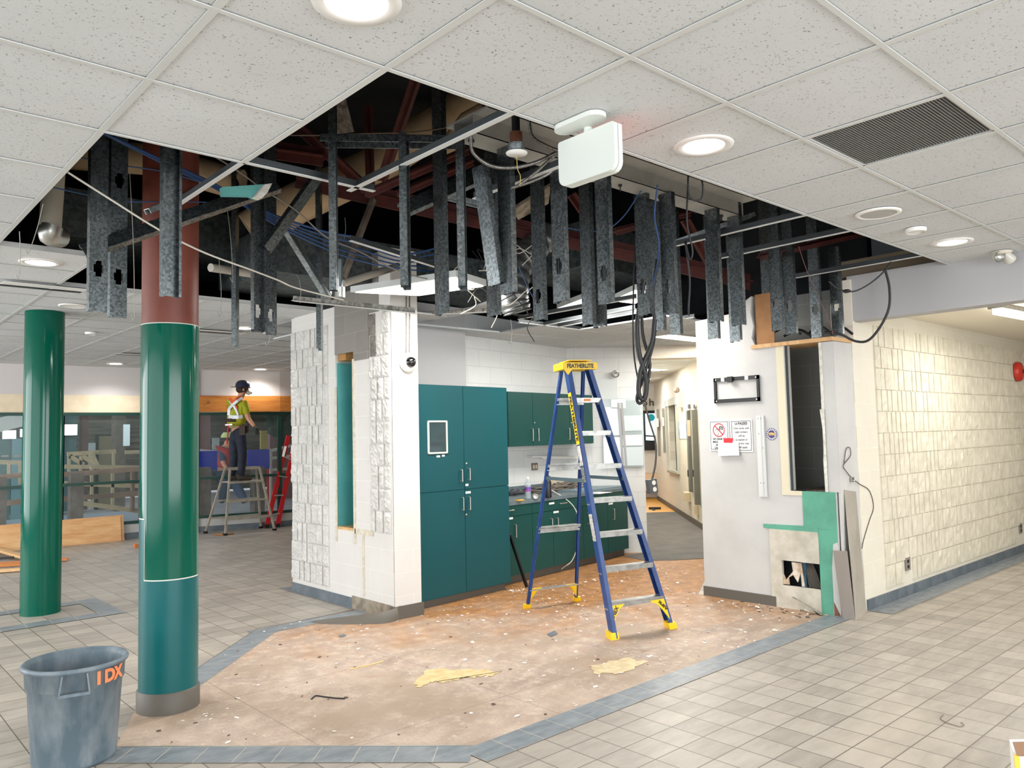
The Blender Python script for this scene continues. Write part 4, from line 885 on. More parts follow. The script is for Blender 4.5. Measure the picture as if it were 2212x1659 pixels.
# ================================================================= WHITE WALL ITEMS
def wq(u, v, off=.0): q = onx(u, v, WX-off); return q
t = thing('bracket_frame', 'black rectangular bracket frame on the white drywall wall', 'bracket', wq(1592,841)); ya, yb, za, zb2 = 2.016, 1.536, 1.85, 2.09
g = MB(); g.box((WX-.02,yb,zb2-.035),(WX,ya,zb2)); g.box((WX-.02,yb,za),(WX,ya,za+.035)); g.box((WX-.02,yb,za),(WX,yb+.022,zb2)); g.box((WX-.02,ya-.022,za),(WX,ya,zb2)); obj('frame', g, BLACK, t)
g = MB(); [g.box((WX-.024,y,zb2-.036),(WX-.02,y+.035,zb2-.002)) for y in (1.64,1.895)]; obj('pale_label', g, PLATE, t); obj('latch', MB().box((WX-.045,1.80,zb2-.05),(WX-.02,1.85,zb2+.004)), BLACK, t)
g = MB(); [g.disc((WX-.022,y,z_), .007, (-1,0,0), .003, 10) for y in (1.56,1.99) for z_ in (za+.018, zb2-.018)]; obj('screws', g, STEEL, t)
def plate(name, y1, y0, z0, z1, lab, cat, th=.004, m=PLATE, border=True):
    t = thing(name, lab, cat, (WX-.002, (y0+y1)/2, (z0+z1)/2)); xf = WX-.002-th
    obj('panel', MB().box((xf, y0, z0), (WX-.002, y1, z1)), m, t)
    if border:
        g = MB(); e = .012; tb = .005; a, b_, c, d = y0+e, y1-e, z0+e, z1-e
        g.box((xf-.001,a,c),(xf,b_,c+tb)); g.box((xf-.001,a,d-tb),(xf,b_,d)); g.box((xf-.001,a,c),(xf,a+tb,d)); g.box((xf-.001,b_-tb,c),(xf,b_,d)); obj('border', g, BLACK, t)
    return t, xf
RT, UP = (0,-1,0), (0,0,1)
t, xf = plate('no_camera_sign', 2.095, 1.875, 1.395, 1.685, 'white sign with crossed-out phone and camera, partly under a note', 'sign')
yc, zc = 1.988, 1.592; REDM = mat('sign_red', (176,30,40), .5); INK = BLACK
g = MB(); g.lathe([(.056,0),(.056,.001),(.066,.001),(.066,0)], (xf,yc,zc), 36, (-1,0,0), False); g.bar((xf-.002,yc+.042,zc+.042),(xf-.002,yc-.042,zc-.042), .010, .002, (1,0,0)); obj('prohibition_ring', g, REDM, t)
g = MB(); g.box((xf-.001,yc-.045,zc+.002),(xf,yc-.002,zc+.032)); g.box((xf-.001,yc-.03,zc+.032),(xf,yc-.015,zc+.038)); obj('camera_symbol', g, INK, t)
g = MB(); g.lathe([(.007,0),(.007,.002),(.011,.002),(.011,0)], (xf,yc-.024,zc+.016), 16, (-1,0,0), False); obj('lens_symbol', g, PLATE, t)
g = MB(); a = V((xf-.0005, yc+.03, zc+.008)); c = V((xf-.0005, yc+.008, zc-.046)); g.bar(a, c, .024, .0015, (1,0,0)); obj('phone_symbol', g, INK, t); g = MB(); g.bar(a+(c-a)*.08-V((.001,0,0)), c-(c-a)*.06-V((.001,0,0)), .017, .001, (1,0,0)); obj('phone_face', g, PLATE, t)
for k, (s, dy) in enumerate((('NO USAGE OF', 0), ('IMAGE REC', .018), ('DEVICE', .004), ('CHANGE', .01))): text('lettering', s, .026, (xf-.0006, yc-.0+dy, 1.507-k*.0285), RT, UP, INK, t, .0004, bold=.0012, sx=.8)
t, xf = plate('upasses_sign', 1.86, 1.63, 1.385, 1.685, 'white sign headed U-PASSES beside the crossed-out camera sign', 'sign')
text('heading', 'U-PASSES', .036, (xf-.0006,1.745,1.648), RT, UP, INK, t, .0004, bold=.0012, sx=.92); obj('underline', MB().box((xf-.001,1.665,1.627),(xf,1.825,1.629)), INK, t)
for k, s in enumerate(('Only cards with', 'valid stickers', 'will be', 'accepted or', 'current rate', 'will apply.')): text('lettering', s, .0295, (xf-.0006, 1.745-(.012 if k > 3 else 0), 1.604-k*.0355), RT, UP, INK, t, .0004, bold=.0003, sx=.9)
t = thing('paper_note', 'white paper note hung with red tape over the two signs', 'note', (WX-.012,1.88,1.41))
obj('sheet', MB().prism([(WX-.010,2.0,1.49),(WX-.010,1.775,1.485),(WX-.028,1.765,1.352),(WX-.028,1.99,1.345)], (-.001,0,0)), mat('paper', (240,238,238), .8), t)
for k, s in enumerate(('City Map area', '1.  Keep in place', '2.  Remove cover here', '3.  Restore and close up')): text('lettering', s, .011, (WX-.0135-k*.0022, 1.965-(.02 if k else 0), 1.462-k*.017), RT, UP, mat('grey_ink', (120,118,116), .7), t, .0003, 'LEFT')
obj('red_tape', MB().prism([(WX-.0125,1.932,1.515),(WX-.0125,1.83,1.513),(WX-.0135,1.838,1.468),(WX-.0135,1.935,1.47)], (-.001,0,0)), mat('red_tape', (200,18,34), .4), t)
t, xf = plate('wire_channel', 1.585, 1.505, .975, 1.715, 'tall pale metal strip with screw holes beside the signs', 'channel', .012, mat('pale_grey_metal', (206,208,206), .5), False)
obj('lip', MB().box((xf-.008,1.505,.975),(xf,1.511,1.715)).box((xf-.003,1.535,.975),(xf,1.537,1.715)), MATS['pale_grey_metal'], t); g = MB(); [g.disc((xf,y,z_), .004, (-1,0,0), .001, 8) for y,z_ in ((1.53,1.69),(1.56,1.69),(1.56,1.55),(1.525,1.42),(1.53,1.1),(1.56,1.1))]; obj('screw_holes', g, BLACK, t)
t = thing('round_sticker', 'round purple and white sticker with gold letters on the white wall', 'sticker', (WX-.002,1.438,1.543)); c = (WX-.001,1.438,1.543)
obj('disc', MB().disc(c, .056, (-1,0,0), .001, 36), mat('purple', (62,44,110), .5), t); g = MB()
for k in range(18): a = 2*PI*k/18; q = V((WX-.0025, 1.438+.044*math.cos(a), 1.543+.044*math.sin(a))); g.obox(q, (.0004,0,0), V((0,math.cos(a),math.sin(a)))*.009, V((0,-math.sin(a),math.cos(a)))*.0036)
obj('rays', g, PLATE, t); text('lettering', 'YFN', .034, (WX-.0028,1.438,1.543), RT, UP, mat('gold_ink', (222,190,110), .5), t, .0004, bold=.002)
# metal cover leaning against the corner
P0, P1, P2 = onz(1848,1340), onz(1822,1334), onz(1871,1322)
t = thing('metal_cover', 'grey-brown sheet metal cover leaning in the corner of the white wall', 'metal cover', P0); MC = mat('taupe_metal', (184,178,166), .45, .3, c2=(166,160,148), scale=2)
tp = V((.03, .05, 0)); a = P0+V((0,0,0)); q = att(1808,1190,(6.22,.86)); h1_ = q[2]
A1 = P0+tp*.5; zt_ = att(1830,1062,(6.3,.85))[2]
obj('side_flange', MB().prism([P0, P1+V((-.02,0,0)), att(1803,1190,P1)+tp*.3, att(1833,1191,P0)+tp*.3], (.004,.004,0)), mat('taupe_metal_shaded', (150,142,134), .45, .3), t)  # flange gets a darker copy of the sheet colour as its shade
obj('face', MB().prism([P0, P2, att(1848,1062,(6.55,.80)), att(1823,1058,(6.32,.81))], (.0,-.004,0)), MC, t)
# thin wire and plate on the right white face
pt = [ony(u,v,.815) for u,v in ((1823,1000),(1828,970),(1836,968),(1837,985),(1822,1005),(1828,1018),(1840,1032),(1856,1045),(1878,1060),(1887,1095),(1878,1125),(1866,1165),(1862,1185))]
cable(pt, .0035, mat('brown_wire', (72,60,56), .6), 'thin dark wire dangling down the white corner to the metal cover', 'wire')
p = ony(1841,1036,.81); tag(obj('broken_switch', MB().obox(p, (.02,0,0), (0,.008,0), (0,0,.02)).ball(p+V((.01,-.01,-.01)), .012, 8), STEEL), 'small broken metal stub on the corner the wire hangs from', 'switch')
# right wall items
for u, v, lab in ((1960,1218,'small grey outlet low on the split-face wall'), (2204,1141,'small outlet at the right image edge low on the wall')):
    p = ony(u,v,.815); t = thing('wall_outlet', lab, 'outlet', p); obj('cover', MB().obox(p, (.055,0,0), (0,.008,0), (0,0,.06)), MATS['grey_cable'], t); obj('sockets', MB().obox(p+V((0,-.009,.025)), (.018,0,0), (0,.002,0), (0,0,.014)).obox(p+V((0,-.009,-.025)), (.018,0,0), (0,.002,0), (0,0,.014)), BLACK, t)
p = ony(2196,803,.80); t = thing('fire_bell', 'red round fire bell on the cream split-face wall', 'bell', p); obj('gong', MB().lathe([(.125,0),(.125,.03),(.11,.055),(.05,.07),(0,.072)], p, 32, (0,-1,0)), mat('bell_red', (196,52,36), .35), t); obj('cap', MB().lathe([(.02,.07),(.02,.085),(0,.087)], p, 12, (0,-1,0)), BLACK, t); obj('back_box', MB().obox(p+V((0,.01,0)), (.06,0,0), (0,.02,0), (0,0,.06)), mat('bell_dark', (120,40,34), .5), t)
tz = 2.6; a = onz(2150,671,tz); c = onz(2212,683,tz); d = unit(c-a); c = a+d*1.25
t = thing('tube_light', 'lit fluorescent tube fixture on the side corridor ceiling', 'ceiling light', a); sd = np.cross(d, V((0,0,1)))
obj('housing', MB().obox((a+c)/2+V((0,0,.04)), d*.63, sd*.06, (0,0,.02)), ALU, t); obj('diffuser', MB().obox((a+c)/2+d*.04, d*.58, sd*.055, (0,0,.02)), LITW, t)
l = light('tube_lamp', 'AREA', (0,0,0), 22, 1.2, .15, (1,.97,.92)); l.parent = t; l.location = tuple((a+c)/2-a+V((0,0,-.05))); l.rotation_euler = (0,0,math.atan2(d[1],d[0]))
for dx, dy, lab in ((1.9, -.9, 'added far fluorescent tube fixture of the side corridor'),):
    dup(t, V(t.location)+V((dx, dy, 0)), lab)  # second tube added for more light in the side corridor
# ================================================================= KITCHEN
def frame2(a, b):
    a, b = V(a), V(b); d = unit(b-a); n = V((d[1], -d[0])); return a, np.append(d, 0), np.append(n, 0)
def fbox(mb, org, d, n, u0, u1, w0, w1, z0, z1):   # u along front, w outwards (towards viewer)
    o = V((org[0], org[1], 0)); c = o+d*(u0+u1)/2+n*(w0+w1)/2+V((0,0,(z0+z1)/2)); return mb.obox(c, d*(u1-u0)/2, n*(w1-w0)/2, (0,0,(z1-z0)/2))
def handle(parent, org, d, n, u, z0, z1, vert=True, u1=None):
    mb = MB(); o = V((org[0], org[1], 0))
    if vert: p, q = o+d*u+V((0,0,z0)), o+d*u+V((0,0,z1))
    else: p, q = o+d*u+V((0,0,z0)), o+d*u1+V((0,0,z0))
    mb.tube(smooth([p, p+n*.028, p+n*.03+(q-p)*.08, q+n*.03-(q-p)*.08, q+n*.028, q], 4), .0065, 8); return obj('handle', mb, STEEL, parent)
def door(parent, org, d, n, u0, u1, z0, z1, m, hu, hz0, hz1, lock=None, name='door'):
    mb = MB(); fbox(mb, org, d, n, u0+.003, u1-.003, 0, .02, z0+.003, z1-.003); o = obj(name, mb, m, parent)
    if hu is not None: handle(o, V(org)+n[:2]*.02, d, n, hu, hz0, hz1)
    if lock: k = V((org[0],org[1],0))+d*lock[0]+n*.02+V((0,0,lock[1])); obj('lock', MB().lathe([(.011,0),(.011,.006),(0,.007)], k, 14, n), STEEL, o)
    return o
# tall cabinet
O, d, n = frame2((3.965, 3.765), (5.21, 3.885)); L = 1.24
t = thing('tall_cabinet', 'tall teal four-door cupboard right of the block pillar', 'cabinet', (O[0]+.6, O[1]+.3, 0))
mb = MB(); fbox(mb, O, d, n, 0, L, -.5, 0, .07, 2.09); obj('body', mb, TEAL, t); mb = MB(); fbox(mb, O, d, n, 0.0, L-.05, -.5, -.02, 0, .07); obj('toe_kick', mb, KICK, t)
m = .60; zs = 1.07
dd1 = door(t, O, d, n, 0, m, zs, 2.09, TEAL, m-.055, zs+.08, zs+.19, None); door(t, O, d, n, m, L, zs, 2.09, TEAL, m+.05, zs+.09, zs+.20, (m+.03, zs+.25))
door(t, O, d, n, 0, m, .075, zs, TEAL, m-.045, zs-.2, zs-.08); door(t, O, d, n, m, L, .075, zs, TEAL, m+.045, zs-.2, zs-.08, (m+.012, zs-.25))
fr = MB(); a = .11; 
for u0, u1, z0, z1 in ((.125,.375,1.73,1.745),(.125,.375,1.43,1.445),(.125,.14,1.43,1.745),(.36,.375,1.43,1.745)): fbox(fr, O, d, n, u0, u1, .02, .032, z0, z1)
fo = V((O[0],O[1],0)); f = thing('framed_picture', 'small white-edged dark picture frame stuck on the teal cupboard door', 'picture', fo+d*.25+n*.026+V((0,0,1.59))); obj('white_frame', fr, mat('frame_white', (232,228,212), .4), f)
mb = MB(); fbox(mb, O, d, n, .14, .36, .02, .024, 1.445, 1.73); obj('glass', mb, mat('dark_glass', (22,52,56), .08, spec=.8), f)
for u0, z0, w_, lab in ((.235,1.395,.045,'left'),(.305,1.40,.035,'right')):
    mb = MB(); fbox(mb, O, d, n, u0, u0+w_, .021, .0225, z0, z0+.018); tag(obj('small_sticker', mb, PLATE), lab+' one of two tiny stickers below the framed picture', 'sticker')
for u0, z0, w_ in ((.61,1.025,.07),(.61,1.10,.04)):
    mb = MB(); fbox(mb, O, d, n, u0, u0+w_, .021, .0225, z0, z0+.022); tag(obj('small_sticker', mb, PLATE), ('wide' if w_ > .05 else 'narrow')+' white sticker at the seam between upper and lower cupboard doors', 'sticker')
# base cabinet
O2, d2, n2 = frame2((5.25, 4.025), (7.72, 4.395)); TZ = .875
def cu(u): q = onl(u, 1100, O2, O2+d2[:2]); return (V(q[:2])-O2)@d2[:2]
us = [0]+[cu(u) for u in (1146, 1191, 1271, 1309)]+[cu(1353)]; zd = .72
t = thing('base_cabinet', 'row of teal base cupboards and drawers behind the blue stepladder', 'cabinet', (O2[0]+1.2, O2[1]+.5, 0))
mb = MB(); fbox(mb, O2, d2, n2, 0, us[-1], -.56, 0, .09, TZ-.03); obj('body', mb, TEALD, t); mb = MB(); fbox(mb, O2, d2, n2, 0, us[-1]-.02, -.56, -.04, 0, .09); obj('toe_kick', mb, KICK, t)
for k, (a, b_) in enumerate(((0, us[1]), (us[1], us[3]), (us[3], us[4]), (us[4], us[5]))):
    mb = MB(); fbox(mb, O2, d2, n2, a+.003, b_-.003, 0, .02, zd+.003, TZ-.035); dr = obj('drawer', mb, TEALD, t); c = (a+b_)/2; o2 = O2+n2[:2]*.02
    if k < 2: handle(dr, o2, d2, n2, c-.06 if k else .02, .79, .79, False, (c+.06) if k else .13)
for a, b_, hu in ((0, us[1], .16), (us[1], us[2], us[2]-.05), (us[2], us[3]-.15, us[2]+.06), (us[3]-.15, us[4], us[3]-.05), (us[4], us[5], us[4]+.12)): door(t, O2, d2, n2, a, b_, .09, zd, TEALD, hu, zd-.22, zd-.09)
for k, (u0, z0) in enumerate(((.04,.705),(us[2]-.07,.805),(us[2]+.01,.70),(us[4]+.03,.70))):
    mb = MB(); fbox(mb, O2, d2, n2, u0, u0+.10, .021, .0225, z0-.012, z0+.01); tag(obj('label_strip', mb, PLATE), ('white label on the leftmost base cupboard door','white label above the wide drawer handle','white label on the second base cupboard door','white label at the right base cupboard')[k], 'sticker')
mb = MB(); fbox(mb, O2, d2, n2, -.02, us[-1]+.02, -.6, .03, TZ-.035, TZ); fbox(mb, O2, d2, n2, -.02, us[-1]+.3, -.62, -.6, TZ, TZ+.1); mb.sm = mb.sm
CT = tag(obj('countertop', mb, mat('grey_worktop', (92,106,112), .4, c2=(104,118,122), scale=9)), 'grey-blue worktop with low splashback carrying bottles and cables', 'countertop')
mb = MB(); fbox(mb, O2, d2, n2, 1.55, us[-1]+.1, -.58, -.05, TZ, TZ+.02); tag(obj('grey_sheet', mb, mat('blue_grey_sheet', (120,138,146), .5)), 'pale blue-grey sheet lying on the right end of the worktop', 'sheet')
# upper cabinets
q0, q1 = onl(1095, 900, (5.2,4.33), (7.75,4.71)), onl(1278, 900, (5.2,4.33), (7.75,4.71)); O3, d3, n3 = frame2(q0[:2], q1[:2]); L3 = np.linalg.norm((q1-q0)[:2])
def c3(u): q = onl(u, 900, O3, O3+d3[:2]); return (V(q[:2])-O3)@d3[:2]
zt, zb3 = onl(1150,848,O3,O3+d3[:2])[2], onl(1150,963,O3,O3+d3[:2])[2]
for k, (a, b_) in enumerate(((0, c3(1148)), (c3(1148), c3(1228)), (c3(1228), L3))):
    lab = ('upper teal cupboard next to the tall cupboard','middle upper teal cupboard behind the stepladder rail','right upper teal cupboard next to the clear wall panels')[k]
    t = thing('wall_cabinet', lab, 'cabinet', (O3[0]+d3[0]*(a+b_)/2, O3[1]+d3[1]*(a+b_)/2+.1, zb3)); mb = MB(); fbox(mb, O3, d3, n3, a, b_, -.30, 0, zb3, zt); obj('body', mb, TEALD, t)
    hu = b_-.04 if k == 0 else a+.07; lk = None if k == 0 else (a+.03, zb3+.27)
    door(t, O3, d3, n3, a, b_, zb3, zt, TEALD, hu, zb3+.06, zb3+.2, lk)
    if k == 1: handle(t, O3+n3[:2]*.02, d3, n3, b_-.05, zb3+.06, zb3+.2)
# counter items
def ctp(u, v): q = onz(u, v, TZ); return V((q[0], q[1], TZ))
p = ctp(1141,1078); t = thing('water_bottle', 'clear plastic water bottle with blue and pink label on the worktop', 'bottle', p)
obj('bottle', MB().lathe([(0,0),(.032,0),(.034,.01),(.034,.15),(.03,.18),(.014,.215),(.013,.225)], p, 20), glassy('clear_bottle', (200,214,220), .05, .35), t)
obj('label', MB().lathe([(.0348,.085),(.0348,.135)], p, 20), mat('bottle_label', (60,80,170), .5, c2=(200,70,140), scale=22), t); obj('cap', MB().lathe([(.015,.22),(.015,.243),(0,.243)], p, 14), PLATE, t)
p = ctp(1184,1075); t = thing('thermos_flask', 'black thermos flask standing on the worktop beside the ladder rail', 'bottle', p)
obj('flask', MB().lathe([(0,0),(.04,0),(.042,.01),(.042,.17),(.036,.195),(.03,.2)], p, 24), mat('flask_black', (22,24,28), .35), t); obj('lid', MB().lathe([(.03,.2),(.034,.205),(.034,.24),(.014,.25),(.012,.265),(0,.266)], p, 20), BLACK, t)
p = ctp(1156,1078); t = thing('drink_can', 'small silver can lying on the worktop edge', 'can', p); pc = p+V((0,0,.032)); obj('can_body', MB().lathe([(.026,-.05),(.031,-.042),(.031,.042),(.027,.05)], pc, 20, unit([.7,1,0])), ALU, t); obj('can_end', MB().lathe([(0,-.046),(.026,-.05)], pc, 20, unit([.7,1,0])), STEEL, t)
def blob(name, pts, m, lab, cat, seed=1, amp=.35):
    o = MB()
    for q, r, sc in pts:
        b0 = len(o.v); o.ball(q, r, 14, sc)
        for i in range(b0, len(o.v)):
            v = V(o.v[i]); k = 1+amp*mn.noise(Vector((v-V(q))*22/ max(r*10, 1))+Vector((seed,seed,0))); o.v[i] = tuple(V(q)+(v-V(q))*k)
    return tag(obj(name, o, m), lab, cat)
p = ctp(1113,1070); blob('tangled_gloves', [(p+V((0,.05,.03)), .06, (1.3,1,.6)), (p+V((.1,.12,.04)), .055, (1.4,1,.6)), (p+V((-.03,0,.02)), .04, (1.3,1,.6)), (p+V((.14,.06,.02)), .04, (1.2,1,.5))], mat('grey_cloth', (92,94,98), .8, c2=(44,44,52), scale=16), 'tangled grey and black work gloves at the left end of the worktop', 'gloves', 2, .8)
p = ctp(1124,1083); tag(obj('pliers', MB().tube([p+V((-.04,0,.01)), p+V((.05,.03,.012))], .009, 8).tube([p+V((-.05,.02,.01)), p+V((.04,-.01,.012))], .009, 8), mat('yellow_handle', (206,160,50), .5)), 'yellow-handled pliers on the worktop in front of the gloves', 'pliers')
p = ctp(1225,1060); blob('drop_cloth', [(p+V((-.12,.28,.06)), .12, (1.3,.8,.75)), (p+V((.05,.32,.07)), .13, (1.2,.8,.8)), (p+V((.16,.34,.04)), .1, (1.2,.8,.6))], mat('tan_cloth', (196,182,160), .9, c2=(176,162,140), scale=10), 'crumpled tan cloth heaped at the back of the worktop', 'cloth', 5, .6)
rnd = random.Random(3); g = MB()
for k in range(26):
    cx_ = p+d2*rnd.uniform(-.42, .25)+V((0,.12,.012+.004*k*.7)); a1 = rnd.uniform(.18,.34); b1 = rnd.uniform(.07,.14); ph = rnd.uniform(0,6)
    g.tube([cx_+d2*a1*math.cos(ph+x)-n2*b1*math.sin(ph+x)+V((0,0,.012*math.sin(3*x+k))) for x in np.linspace(0, rnd.uniform(3,5.5), 18)], .006, 5)
tag(obj('cable_coil', g, mat('coil_grey', (132,120,108), .6, c2=(104,94,86), scale=8)), 'heap of coiled grey-brown cable on the worktop behind the flask', 'cable coil')
q = [att(u,v,CAM[:2]+unit(list(onl(1230,1100,O2+n2[:2]*.05,O2+d2[:2]+n2[:2]*.05)[:2]-CAM[:2])+[0])[:2]*np.linalg.norm(onl(1230,1100,O2+n2[:2]*.05,O2+d2[:2]+n2[:2]*.05)[:2]-CAM[:2])) for u,v in ((1190,1058),(1225,1080),(1245,1105),(1252,1150),(1246,1185),(1235,1212),(1218,1225),(1200,1240))]
cable(q, .006, WHC, 'white cable drooping from the coil over the front of the base cupboards')
q = ctp(1306,1066); tag(obj('paper_sheet', MB().prism([q+V((-.12,-.03,.004)), q+V((.14,0,.004)), q+V((.12,.2,.004)), q+V((-.12,.2,.004))], (0,0,.001)), MATS['paper']), 'white paper sheet hanging over the worktop edge at right', 'paper')
# wall items in kitchen
KW0, KW1 = (5.2,4.66), (7.30,4.99); kdd = np.append(kd, 0); knn = np.append(kn, 0)
p = onl(1154,1008,KW0,KW1)+knn*.006; t = thing('double_outlet', 'beige double socket on the wall above the worktop', 'outlet', p); obj('cover', MB().obox(p, kdd*.06, knn*.005, (0,0,.045)), mat('brown_plate', (122,110,96), .5), t); obj('sockets', MB().obox(p+kdd*.025+knn*.006, kdd*.016, knn*.003, (0,0,.022)).obox(p-kdd*.025+knn*.006, kdd*.016, knn*.003, (0,0,.022)), mat('beige', (206,196,176), .5), t)
a, c = onl(1136,987,KW0,KW1)+knn*.05, onl(1236,987,KW0,KW1)+knn*.05; t = thing('shelf_light', 'slim white strip light under the upper cupboards', 'light', (a+c)/2)
obj('housing', MB().bar(a, c, .09, .02), PLATE, t); a2 = a+(c-a)*.22; obj('tube', MB().bar(a2-V((0,0,.012))+knn*.04, c-V((0,0,.012))+knn*.04, .02, .022), mat('white_tube', (248,246,240), .3), t)
KX0, KX1 = KB_, KC; xd = np.append(unit(KC-KB_), 0); xn = np.array([-xd[1], xd[0], 0]); xn = xn if xn@(CAM-V((KC[0],KC[1],1))) > 0 else -xn
def panel(name, u0, v0, u1, v1, lab, cat, m, off=.01, th=.004, parent=None):
    a, c = onl(u0,v0,KX0+xn[:2]*off,KX1+xn[:2]*off), onl(u1,v1,KX0+xn[:2]*off,KX1+xn[:2]*off); ctr = (a+c)/2; mb = MB().obox(ctr, xd*abs((c-a)@xd)/2, xn*th/2, (0,0,abs(c[2]-a[2])/2)); o = obj(name, mb, m, parent)
    return tag(o, lab, cat) if lab else o
CLR = glassy('clear_vinyl', (206,222,224), .12, .4)
panel('whiteboard', 1278, 820, 1334, 866, 'small pale board under the round lamp, partly behind the ladder', 'board', mat('pale_board', (206,212,212), .3), .015, .02)
t = panel('wall_planner', 1301, 862, 1392, 1008, 'large glossy clear plastic pocket panel on the wall beside the corridor', 'plastic panel', CLR, .03, .01)
for k, (u0, v0, u1, v1) in enumerate(((1303,880,1341,940),(1303,945,1342,1006),(1345,898,1388,930),(1345,940,1388,962),(1345,966,1390,1005),(1320,863,1352,882))): panel('pocket', u0, v0, u1, v1, None, None, mat('pocket_white' if k % 2 else 'pocket_blue', (232,240,242) if k % 2 else (214,226,230), .15, spec=.8), .036, .002, t)
g = MB()
for u in (1338, 1345): a, c = onl(u-2,870,KX0+xn[:2]*.04,KX1+xn[:2]*.04), onl(u+8,1006,KX0+xn[:2]*.04,KX1+xn[:2]*.04); g.bar(a, c, .03, .004, xn)
obj('grey_strip', g, mat('strip_grey', (170,170,172), .4), t)
p = onl(1328,808,KX0,KX1)+xn*.06; t = thing('wall_lamp', 'round silver emergency lamp head on the wall left of the black cables', 'emergency light', p); obj('head', MB().lathe([(.01,-.05),(.035,-.03),(.05,.01),(.05,.02),(.03,.015),(0,.012)], p, 20, unit(xn+V((.0,0,-.2)))), STEEL, t); obj('arm', MB().tube([p-xn*.06, p-xn*.02], .012, 8), ALU, t)
# hanging receptacle
p = atd(1408,1050,8.6); cable([atd(1392,870,8.3), atd(1403,910,8.4), atd(1416,955,8.5), atd(1416,1000,8.55), p+V((0,0,.05))], .011, FLEX, 'grey conduit hanging from the cable loop down to the grey box', 'conduit', 'flexible_conduit')
t = thing('hanging_socket_box', 'grey double socket box hanging on a conduit before the corridor', 'socket box', p); r_ = V((RC[0][0], RC[0][1], 0)); r_ = unit(r_); fw_ = unit([RC[2][0],RC[2][1],0]); rr_ = unit(r_+fw_*.5+V((0,0,.12))); nn_ = unit(np.cross(rr_, V((.1,0,1)))); uu_ = np.cross(nn_, rr_)
mb = MB().obox(p, rr_*.055, nn_*.03, uu_*.075); obj('box', mb, mat('box_grey', (96,102,104), .5, .3), t)
for s in (-1,1): obj('socket_face', MB().lathe([(0,.001),(.026,.001)], p-nn_*-.0305+uu_*.036*s+rr_*.012, 16, nn_), PLATE, t)
for s in (-1,1): obj('socket_face', MB().lathe([(0,.001),(.026,.001)], p-nn_*.0305+uu_*.036*s+rr_*.012, 16, -nn_), PLATE, t)
# corridor wall items
cnv = V((cd[1], -cd[0]))*-1.; 
if cnv@(CAM[:2]-CA) < 0: cnv = -cnv
cn3 = np.append(cnv, 0); cd3 = np.append(cd, 0)
def cw(u, v, off=0.): return onl(u, v, CA+cnv*off, CB+cnv*off)
def cbox(mb, u0, v0, u1, v1, th, off=0.):
    if th > .05 and u1-u0 > 6:
        wd_ = u1-u0; th = wd_*.62*14/1696; u0 = u1-wd_*.34
    a, c = cw(u0, v0, off), cw(u1, v1, off); ctr = (a+c)/2; s = abs((c-a)@cd3)/2; return mb.obox(V((ctr[0],ctr[1],(a[2]+c[2])/2))+cn3*th/2, cd3*s, cn3*th/2, (0,0,abs(c[2]-a[2])/2))
EP = mat('panel_grey', (134,136,126), .5, .2); EPD = mat('panel_dark', (104,106,98), .5, .2)
for u0,v0,u1,v1,lab in ((1416,884,1427,985,'far narrow grey electrical panel in the corridor'),(1428,882,1439,978,'second narrow electrical panel, left of the corridor door')):
    p = cw((u0+u1)/2,(v0+v1)/2); t = thing('breaker_box', lab, 'electrical panel', p); obj('box', cbox(MB(), u0,v0,u1,v1,.06), EP, t); obj('paper_label', cbox(MB(), u0+3,v0+20,u0+7,v0+38,.004,.062), MATS['beige'], t)
for u0,v0,u1,v1,lab in ((1484,887,1495,1062,'tall dark grey electrical cabinet in the corridor, farther one'),(1495,885,1512,1090,'tall dark grey electrical cabinet half hidden by the white drywall wall')):
    p = cw((u0+u1)/2,(v0+v1)/2); t = thing('breaker_cabinet', lab, 'electrical panel', p); obj('box', cbox(MB(), u0,v0,u1,v1,.22), EPD, t); obj('latch', cbox(MB(), u0+2,1015,u0+4,1030,.012,.22), BLACK, t)
    if u0 == 1484: obj('orange_notice', cbox(MB(), 1484.5,908,1492,942,.004,.222), mat('orange_paper', (226,170,140), .7), t)
    obj('vent_base', cbox(MB(), u0+3, v1, u1-2, v1+22, .1), mat('vent_beige', (206,190,160), .6), t)
for u0,u1,lab in ((1484,1493,'left white notice with black bars above the electrical cabinets'),(1496,1503,'right white notice with black bars above the electrical cabinets')):
    t = thing('black_lettered_notice', lab, 'notice', cw((u0+u1)/2, 877)); obj('card', cbox(MB(), u0,866,u1,885,.03), PLATE, t); obj('bars', cbox(MB(), u0+2,874,u1-2,882,.004,.032), BLACK, t)
p = cw(1463,860,.15); t = thing('emergency_light_box', 'beige emergency light box over the corridor door', 'emergency light', p); obj('battery_box', cbox(MB(), 1459,849,1476,880,.12), mat('beige_box', (206,196,180), .5), t); obj('lamp_head', MB().lathe([(.03,-.06),(.05,0),(.055,.06),(0,.06)], cw(1461,843,.1), 16, -cd3), mat('lamp_brown', (132,122,106), .5), t)
t = thing('wall_poster', 'small bluish poster between corridor door and electrical cabinets', 'poster', cw(1472,930)); obj('sheet', cbox(MB(), 1466,912,1484,948,.01), mat('blue_poster', (124,160,176), .4, c2=(196,214,220), scale=7), t)
fm = MB()
for u0,v0,u1,v1 in ((1441,866,1446,1020),(1463,866,1469,1024),(1442,864,1468,872),(1446,1012,1468,1024)): cbox(fm, u0,v0,u1,v1,.05)
dw = struct('door_1', fm, mat('steel_frame', (186,188,178), .5)); obj('leaf', MB().prism([V((con(DO0)[0]+.1,con(DO0)[1]-.06,.79)), V((con(DO1)[0]+.1,con(DO1)[1]-.06,.79)), V((con(DO1)[0]+.1,con(DO1)[1]-.06,2.18)), V((con(DO0)[0]+.1,con(DO0)[1]-.06,2.18))], (.03,-.03,0)), mat('door_green', (16,50,44), .4), dw)
